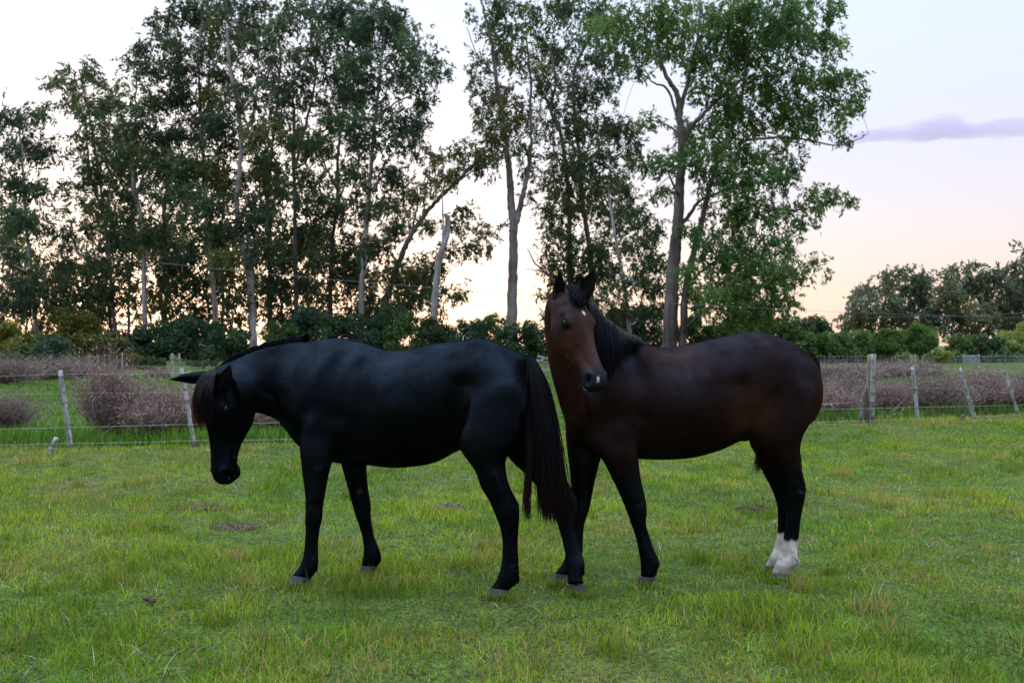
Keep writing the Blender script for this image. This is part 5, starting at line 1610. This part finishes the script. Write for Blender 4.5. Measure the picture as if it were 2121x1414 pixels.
    w0 = [[KIT_B(x, 698 + dy, 0), KIT_B(x + 5, 695 + dy, .005), KIT_B(x + 12, 694 + dy, .01), KIT_B(x + 20, 697 + dy, .015)] for x, dy in [(676, 3), (690, 0), (704, -1), (716, 1), (728, 4)]]
    strands('withers_tuft', w0, 260, .0018, [(.012, .011, .013)], 14, .006, hm, t, sub=3, lenvar=.1, jitter=.003)
    # tail: dock, long skirt and three ragged ends
    def tq(px, py, d):
        return P(px, py, d)
    tl = [[tq(1090, 742, 5.79), tq(1088, 800, 5.69), tq(1092, 870, 5.62), tq(1094, 940, 5.58), tq(1089, 1000, 5.56), tq(1086, 1040, 5.55), tq(1091, 1080, 5.55)],
          [tq(1093, 740, 5.79), tq(1094, 795, 5.66), tq(1098, 870, 5.59), tq(1102, 940, 5.55), tq(1098, 1000, 5.54), tq(1096, 1040, 5.53), tq(1099, 1078, 5.53)],
          [tq(1097, 740, 5.78), tq(1102, 795, 5.64), tq(1110, 870, 5.56), tq(1115, 940, 5.53), tq(1116, 1000, 5.52), tq(1119, 1045, 5.51), tq(1122, 1082, 5.51)],
          [tq(1101, 742, 5.78), tq(1110, 795, 5.63), tq(1121, 870, 5.55), tq(1128, 940, 5.52), tq(1135, 1000, 5.50), tq(1138, 1045, 5.50), tq(1140, 1080, 5.50)],
          [tq(1106, 746, 5.79), tq(1119, 795, 5.64), tq(1132, 870, 5.56), tq(1141, 940, 5.53), tq(1150, 1000, 5.51), tq(1154, 1045, 5.51), tq(1156, 1080, 5.51)],
          [tq(1110, 750, 5.81), tq(1127, 797, 5.67), tq(1142, 870, 5.59), tq(1153, 940, 5.55), tq(1161, 1000, 5.53), tq(1170, 1040, 5.53), tq(1176, 1074, 5.53)],
          [tq(1113, 756, 5.83), tq(1134, 800, 5.71), tq(1150, 870, 5.63), tq(1162, 940, 5.58), tq(1170, 1000, 5.56), tq(1184, 1035, 5.55), tq(1197, 1064, 5.55)]]
    th = hair_material('tail_hair', .42, .04)
    # a gap opens between the left lock and the rest
    strands('tail', tl[2:], 1500, .0027, [(.005, .005, .007), (.007, .0055, .006), (.008, .0055, .005)], 21, .017, th, t, sub=2, tipcol=(.017, .008, .006), lenvar=.16, jitter=.012)
    strands('tail_lock', tl[:2], 300, .0024, [(.008, .006, .006), (.014, .007, .005)], 22, .009, th, t, sub=2, tipcol=(.045, .016, .010), lenvar=.16, jitter=.009)
    dock = tubes_mesh('dock', [([tq(1078, 748, 5.92), tq(1093, 752, 5.82), tq(1103, 775, 5.73), tq(1109, 815, 5.66), tq(1115, 870, 5.62)], [.03, .036, .034, .026, .012])], 14)
    paint(dock, np.array([.0042, .0042, .0055]))
    link('tail_dock', dock, th, t, smooth=True)
    # fetlock feather
    def feather(px, py, D, n, seed, dx=6, col=((.005, .0045, .005),)):
        g = [[P(px - dx, py - 16, D), P(px - dx * .3, py - 8, D + .0), P(px + 1, py, D), P(px + 1, py + 9, D)], [P(px - dx, py - 6, D + .03), P(px - dx * .2, py, D + .02), P(px, py + 6, D + .02), P(px - 1, py + 13, D + .02)],
             [P(px - dx, py - 12, D - .03), P(px - dx * .2, py - 4, D - .025), P(px, py + 3, D - .02), P(px - 1, py + 11, D - .02)]]
        strands('feather', g, n, .0014, list(col), seed, .004, hm, t, sub=3, lenvar=.2, jitter=.003)
    feather(656, 1172, GD(1209), 90, 31)
    feather(1073, 1196, GD(1234), 110, 32)
    feather(788, 1152, GD(1187), 70, 33)
    feather(1209, 1180, GD(1229), 70, 34)
    return t

# ---- the bay horse
yd = plane_depth(1240, 5.98, 1600, 6.21)
KIT_Y = lambda px, py, o=0.0: P(px, py, yd(px) + o)

def bay_horse():
    t = empty('horse', (P(1400, 1205, 6.1).x, 6.1, 0), 'dark bay horse with white hind socks, turning its head back to look at the viewer', 'horse', 'horses standing in the pasture')
    S = lambda a, b, w, n=2.15, mu=FLAT: (KIT_Y(*a), KIT_Y(*b), w, n, mu)
    wi = (.55, .86, 1, 1.0, .92)
    cr = (.88, 1.0, 1, .95, .9)
    ba = (.80, .98, 1.02, 1.02, .95)
    trunk = [
        S((1692, 778), (1694, 828), .05), S((1678, 742), (1683, 868), .150, 2.2, cr), S((1643, 713), (1648, 893), .218, 2.25, cr),
        S((1602, 694), (1604, 905), .258, 2.3, cr), S((1564, 686), (1564, 910), .266, 2.3, cr), S((1526, 690), (1526, 914), .264, 2.2, cr),
        S((1482, 700), (1486, 932), .274, 2.15, ba), S((1432, 711), (1432, 947), .287, 2.1, ba), S((1386, 719), (1386, 951), .290, 2.1, ba),
        S((1346, 715), (1338, 951), .276, 2.1, ba), S((1311, 699), (1292, 947), .252, 2.1, wi), S((1290, 691), (1252, 941), .236, 2.1, wi),
        S((1273, 683), (1216, 928), .226, 2.1, wi), S((1259, 675), (1188, 908), .210, 2.1, wi), S((1249, 668), (1172, 880), .186, 2.1, (.5, .8, 1, 1.05, .95))]
    NY = lambda a, b, w, d0, d1: (P(*a, d0), P(*b, d1), w, 2.1, (.5, .82, 1, 1, .92))
    neck = [NY((1262, 678), (1181, 892), .19, 5.99, 5.95), NY((1250, 668), (1166, 858), .170, 5.98, 5.93), NY((1242, 658), (1152, 812), .150, 5.97, 5.92), NY((1235, 646), (1141, 768), .135, 5.95, 5.90),
            NY((1227, 634), (1133, 722), .122, 5.91, 5.87), NY((1216, 622), (1130, 684), .112, 5.86, 5.84), NY((1203, 612), (1131, 652), .104, 5.79, 5.80), NY((1190, 604), (1136, 632), .094, 5.71, 5.74)]
    yaw = math.radians(39)
    f = Vector((math.sin(yaw), -math.cos(yaw), 0))
    down = Vector((0, 0, -1))
    A = (f * .47 + down * .88)
    U = (f * .88 - down * .47)
    U = U + Vector((.0, 0, 0))
    head = Head(P(1184, 597, 5.66), A, U, .602, 1.17)
    nf = [((1230, 795), (1310, 795), .02), ((1208, 860), (1318, 860), .055), ((1217, 915), (1323, 905), .070), ((1240, 942), (1322.5, 935), .085),
          ((1252, 960), (1323, 955), .075), ((1262, 980), (1325, 975), .064), ((1277, 1010), (1330, 1003), .053), ((1291, 1042), (1337, 1032), .047),
          ((1300, 1065), (1340, 1057), .046), ((1308, 1088), (1338, 1083), .038), ((1317, 1115), (1346, 1111), .032), ((1322, 1140), (1355, 1137), .036),
          ((1326, 1165), (1366, 1162), .041), ((1327, 1186), (1361, 1184), .042), ((1325, 1194), (1358, 1193), .043)]
    ff = [((1190, 800), (1250, 800), .02), ((1170, 880), (1258, 880), .08), ((1174, 930), (1250, 930), .078), ((1178, 960), (1242, 958), .068),
          ((1182, 1000), (1232, 997), .055), ((1186, 1030), (1226, 1028), .047), ((1184, 1060), (1220, 1057), .046), ((1181, 1085), (1211, 1083), .038),
          ((1177, 1115), (1208, 1113), .032), ((1172, 1145), (1207, 1143), .036), ((1163, 1168), (1200, 1170), .041), ((1149, 1186), (1186, 1188), .042), ((1146, 1190), (1184, 1193), .042)]
    nh = [((1575, 750), (1666, 765), .03), ((1542, 800), (1690, 805), .105), ((1541, 860), (1680, 860), .122), ((1558, 905), (1664, 900), .115),
          ((1578, 930), (1655.5, 927), .096), ((1594, 950), (1655, 945), .082), ((1607, 972), (1659, 968), .068), ((1616, 1003), (1667, 998), .054),
          ((1622, 1030), (1669, 1018), .049), ((1626, 1050), (1664, 1043), .043), ((1626.5, 1075), (1658.5, 1072), .035), ((1623, 1107), (1654.5, 1106), .033),
          ((1617, 1138), (1650.5, 1140), .037), ((1608, 1162), (1652, 1165), .042), ((1601, 1178), (1637, 1180), .043), ((1598, 1187), (1635, 1189), .045)]
    fh = [((1550, 810), (1630, 810), .03), ((1546, 880), (1640, 880), .11), ((1553, 917), (1635, 915), .1), ((1565, 940), (1628, 935), .085),
          ((1577, 972), (1629, 967), .068), ((1593, 1002), (1637, 995), .054), ((1603, 1025), (1641, 1017), .049), ((1609, 1044), (1638, 1037), .043),
          ((1611, 1074), (1637.5, 1071), .035), ((1609, 1107), (1634.5, 1106), .033), ((1604, 1131), (1632, 1133), .037), ((1594, 1154), (1629, 1157), .042),
          ((1586, 1167), (1614, 1169), .043), ((1583, 1173), (1611, 1174), .044)]
    legs = [(nf, 5.86, GD(1213)), (ff, 6.10, GD(1206)), (nh, 6.08, GD(1199)), (fh, 6.34, GD(1182))]
    br = []
    eye_and_sockets(head, br)
    ky = lambda px, py, o: KIT_Y(px, py, o)
    NB_ = len(br)
    br += [
        (ky(1285, 715, -.12), ky(1215, 850, -.20), .07, .012), (ky(1325, 740, -.20), ky(1330, 860, -.24), .05, -.012),
        (ky(1290, 890, -.24), .075, .014), (ky(1325, 925, -.22), ky(1360, 935, -.2), .045, -.005),
        (ky(1535, 800, -.27), ky(1530, 890, -.26), .07, -.022), (ky(1505, 715, -.20), .06, .015), (ky(1560, 700, -.1), .07, .008),
        (ky(1550, 895, -.26), .08, .016), (ky(1420, 850, -.29), .20, .010), (ky(1640, 800, -.25), .10, .010),
        (ky(1672, 870, -.22), ky(1655, 925, -.16), .04, -.006), (ky(1440, 725, -.1), ky(1360, 725, -.1), .06, -.006),
        (ky(1190, 880, -.1), .08, .012), (ky(1215, 870, -.2), ky(1200, 790, -.2), .03, -.010),
        (P(1333, 1098, 5.78), P(1349, 1145, 5.76), .013, -.006), (P(1647, 1085, 5.95), P(1643, 1134, 5.94), .013, -.006),
        (P(1320, 1052, 5.78), .026, .005), (P(1658, 1025, 5.95), .022, .006), (P(1296, 985, 5.79), P(1310, 1030, 5.78), .030, .007),
        (P(1630, 965, 5.98), P(1640, 1000, 5.97), .030, .007), (P(1655, 990, 5.96), P(1660, 1016, 5.96), .014, -.006),
        (P(1150, 760, 5.75), P(1175, 860, 5.75), .03, -.010)]
    br = br[:NB_] + [(*q[:-1], q[-1] * 1.6) for q in br[NB_:]]
    for i in range(7):
        x = 1360 + i * 22
        br.append((ky(x, 780, -.28), ky(x + 6, 890, -.30), .018, .0022))
    def painter(co, ear):
        a, u, v = head.loc(co)
        z = co[:, 2]
        nz = vnoise(co[:, 0] * 6 + 3, co[:, 2] * 6, 8)[:, None]
        c = np.tile(np.array([.0110, .0045, .0041]), (len(co), 1)) * (.75 + .5 * nz)
        blackleg = smoothstep(.78, .60, z)[:, None]
        c = c * (1 - blackleg) + np.array([.0027, .0026, .0036]) * blackleg
        # warm brown: flank fold, back of the thigh; warm rim light painted on chest and neck front
        for pt, r, k, cc in [(ky(1545, 850, -.22), .15, .75, (.055, .022, .012)), (ky(1690, 850, -.05), .17, .6, (.050, .022, .014)), (ky(1410, 740, -.16), .16, .35, (.05, .022, .016)),
                             (P(1135, 720, 5.86), .20, .8, (.062, .024, .012)), (P(1160, 840, 5.86), .16, .6, (.06, .026, .016))]:
            g = (np.exp(-(np.linalg.norm(co - np.array(pt), axis=1) / r) ** 2) * k)[:, None]
            c = c * (1 - g) + np.array(cc) * g
        # head: reddish brown face, dark muzzle and eye rims
        hd = (smoothstep(-.12, .10, a) * smoothstep(.30, .18, np.abs(v)) * smoothstep(-.56, -.44, u) * (a < 1.2) * (u < .2))[:, None]
        face = np.array([.040, .0175, .0125]) * (.8 + .4 * nz)
        red = (smoothstep(.35, .65, a) * smoothstep(.95, .75, a))[:, None]
        face = face * (1 - red * .55) + np.array([.056, .019, .013]) * red * .55
        brow = (smoothstep(.36, .10, a) * smoothstep(-.10, .02, u))[:, None]
        face = face * (1 - brow * .6) + np.array([.026, .014, .015]) * brow * .6
        c = c * (1 - hd) + face * hd
        muz = (smoothstep(.74, .88, a + .10 * (u < -.17)) * (a < 1.2))[:, None] * hd
        c = c * (1 - muz * .92) + np.array([.016, .015, .019]) * muz * .92
        er = np.exp(-(((a - .338) / .075) ** 2 + ((u + .078) / .062) ** 2))[:, None] * hd
        c = c * (1 - er * .85) + np.array([.010, .007, .006]) * er * .85
        jaw = (smoothstep(.46, .36, a) * smoothstep(-.34, -.42, u))[:, None] * hd
        c = c * (1 - jaw * .6) + np.array([.018, .010, .010]) * jaw * .6
        no_ = np.exp(-(((a - .905) / .032) ** 2 + ((u + .10) / .030) ** 2))[:, None] * (np.abs(v) > .05)[:, None] * hd
        c = c * (1 - no_) + np.array([.003, .003, .003]) * no_
        # star on the forehead and snip beside the nostril
        wob = vnoise(co[:, 0] * 90, co[:, 2] * 90, 2) * .35
        star = smoothstep(1.0, .55, np.sqrt(((a - .285 + .35 * v) / .040) ** 2 + ((v - STAR[1]) / .020) ** 2) + wob) * (u > -.05) * hd[:, 0]
        snip = smoothstep(1.0, .6, np.sqrt(((a - .940) / .040) ** 2 + ((v - SNIP[1]) / .013) ** 2) + wob) * hd[:, 0]
        for m_ in (star, snip):
            c = c * (1 - m_[:, None] * .9) + np.array([.62, .62, .66]) * m_[:, None] * .9
        c[ear == 2] = (.010, .007, .007)
        c[ear == 1] = (.030, .015, .012)
        # white socks on both hind pasterns
        px = co[:, 0] / co[:, 1] * FPX + CX
        edge = .222 + .018 * vnoise(co[:, 0] * 60, co[:, 1] * 60, 5)
        sock = smoothstep(edge + .012, edge - .012, z) * (px > 1540)
        s = sock[:, None]
        c = c * (1 - s) + (np.array([.34, .28, .24]) + (np.array([.56, .50, .47]) - np.array([.34, .28, .24])) * smoothstep(.05, .13, z)[:, None]) * (.55 + .6 * vnoise(co[:, 0] * 40, co[:, 2] * 40, 6)[:, None]) * s
        for pt in [P(1216, 1014, 6.0)]:
            ch = np.exp(-(np.linalg.norm(co - np.array(pt), axis=1) / .02) ** 2)[:, None]
            c = c * (1 - ch) + np.array([.06, .055, .05]) * ch
        return c
    STAR, SNIP = (0, .0), (0, .038)
    ears = [(P(1154, 626, 5.67), P(1160, 559, 5.64), Vector((.30, -.9, 0)), .036),
            (P(1204, 620, 5.66), P(1231, 560, 5.66), Vector((-.15, -1, 0)), .047)]
    hooves = [(((1323, 1191), (1358, 1193)), ((1314, 1211), (1355, 1213)), GD(1213), GD(1213), M_hoof_dark, None),
              (((1147, 1187), (1184, 1191)), ((1134, 1207), (1181, 1208)), GD(1206), GD(1207), M_hoof_pale, 'pale off front hoof'),
              (((1598, 1186), (1635, 1188)), ((1592, 1199), (1634, 1200)), GD(1199), GD(1199.5), M_hoof_pale, 'pale hind hoof under a white sock'),
              (((1583, 1172), (1610, 1173)), ((1578, 1182), (1608, 1183)), GD(1182), GD(1182.5), M_hoof_pale, 'pale hind hoof under a white sock')]
    mat = coat_material('bay_coat', .26, .0062)
    build_horse('bay', t, trunk, neck, legs, head, ears, br, painter, mat, hooves)
    # sheath fold under the flank
    bm = bmesh.new()
    blob(bm, KIT_Y(1543, 897, 0), (.052, .04, .05))
    me = bpy.data.meshes.new('sheath'); bm.to_mesh(me); bm.free()
    paint(me, np.array([.009, .008, .009]))
    link('sheath', me, mat, t, smooth=True)
    hm = hair_material('bay_hair', .40, .0)
    dk = [(.006, .006, .009), (.009, .008, .010)]
    # forelock between the ears, swept over the brow
    h = head.at
    g = [[h(-.03, .0, sv - .02), h(.06, .035, sv * 1.1 - .015), h(.16, .050, sv * 1.3 - .01), h(.17 + ln, .052, sv * 1.3 + .0), h(.20 + ln * 1.3, .046, sv * 1.1 + .01)] for sv, ln in [(-.055, -.03), (-.025, .01), (.0, .035), (.03, .02), (.06, -.02)]]
    strands('forelock', g, 420, .0022, dk, 41, .016, hm, t, sub=2, lenvar=.26)
    # mane falling on the near side of the neck behind the face
    mg = []
    for x, y, D, ln in [(1222, 628, 5.86, 110), (1232, 640, 5.90, 125), (1243, 654, 5.93, 135), (1254, 664, 5.955, 135), (1266, 674, 5.965, 115), (1279, 683, 5.975, 85), (1292, 690, 5.985, 50), (1306, 696, 5.99, 26), (1325, 703, 6.0, 14)]:
        mg.append([P(x - 4, y + 6, D + .01), P(x + 1, y - 2, D - .02), P(x + 5, y + 10, D - .10), P(x + 7, y + ln * .35, D - .17), P(x + 4, y + ln * .7, D - .20), P(x - 1, y + ln, D - .20)])
    strands('mane', mg, 1100, .0024, dk, 42, .016, hm, t, sub=2, lenvar=.24, jitter=.013)
    # tail: carried close behind the quarters, ends show between the hocks
    tl = []
    for dx, dd in [(0, 0), (5, .05), (8, .11), (5, .17), (-2, .22)]:
        D0 = yd(1672) - .05
        tl.append([P(1664 + dx * .4, 716, D0 + dd * .3), P(1686 + dx * .5, 738, D0 + dd * .5), P(1696 + dx * .3, 772, D0 + dd), P(1684 + dx * .3, 850, D0 + dd + .06), P(1654 + dx * .2, 905, D0 + dd + .16), P(1628, 950, D0 + dd + .26), P(1608, 990, D0 + dd + .3)])
    strands('tail', tl, 600, .0026, dk, 43, .006, hm, t, sub=2, lenvar=.1, jitter=.004)
    th = hair_material('bay_tail_tip', .42, .3)
    D1 = 6.36
    strands('tail_lock', [[P(1578, 900, D1), P(1570, 930, D1), P(1563, 955, D1), P(1557, 978, D1)], [P(1582, 905, D1), P(1576, 935, D1), P(1570, 960, D1), P(1567, 980, D1)],
                          [P(1586, 910, D1 + .02), P(1581, 938, D1 + .02), P(1577, 960, D1 + .02), P(1575, 974, D1 + .02)]], 160, .0018, [(.05, .016, .010)], 44, .006, th, t, sub=4, tipcol=(.20, .055, .022), lenvar=.2)
    strands('tail_wisp', [[P(1655, 925, 6.12), P(1657, 950, 6.12), P(1659, 975, 6.12), P(1664, 1000, 6.12)], [P(1656, 920, 6.12), P(1658, 945, 6.12), P(1660, 965, 6.12), P(1660, 985, 6.12)]], 18, .0016, [(.06, .02, .012)], 45, .004, th, t, sub=4, tipcol=(.2, .06, .025), lenvar=.25)
    # white feather on the near hind fetlock, dark on the front ones
    wm = hair_material('white_hair', .6, .0)
    def feather(px, py, D, n, seed, col, m_, dx=8):
        g = [[P(px - dx, py - 14, D), P(px - dx * .3, py - 8, D), P(px + 2, py, D), P(px + 2, py + 10, D)], [P(px - dx, py - 4, D + .03), P(px - dx * .2, py, D + .02), P(px + 1, py + 6, D + .02), P(px - 1, py + 14, D + .02)],
             [P(px - dx, py - 10, D - .03), P(px - dx * .2, py - 4, D - .025), P(px + 1, py + 3, D - .02), P(px - 1, py + 12, D - .02)]]
        strands('feather', g, n, .0015, col, seed, .004, m_, t, sub=3, lenvar=.2, jitter=.003)
    feather(1652, 1160, GD(1199), 190, 51, [(.62, .57, .53), (.5, .45, .42)], wm, 12)
    feather(1627, 1154, GD(1182), 80, 52, [(.62, .57, .53), (.5, .45, .42)], wm)
    feather(1362, 1164, GD(1213), 110, 53, [(.005, .0045, .005)], hm)
    # whiskers under the chin
    rng = np.random.default_rng(9)
    wt = []
    for i in range(46):
        p = head.at(rng.uniform(.84, .97), -.255, rng.uniform(-.07, .07))
        d = Vector((rng.normal(0, .3), rng.normal(0, .3), -1)).normalized() * rng.uniform(.012, .032)
        wt.append(([p - d * .3, p + d * .5, p + d], [.0007, .0006, .0003]))
    link('whiskers', tubes_mesh('whiskers', wt, 3, cols=[(.10, .08, .07)] * len(wt)), wm, t)
    return t

black_horse()
bay_horse()
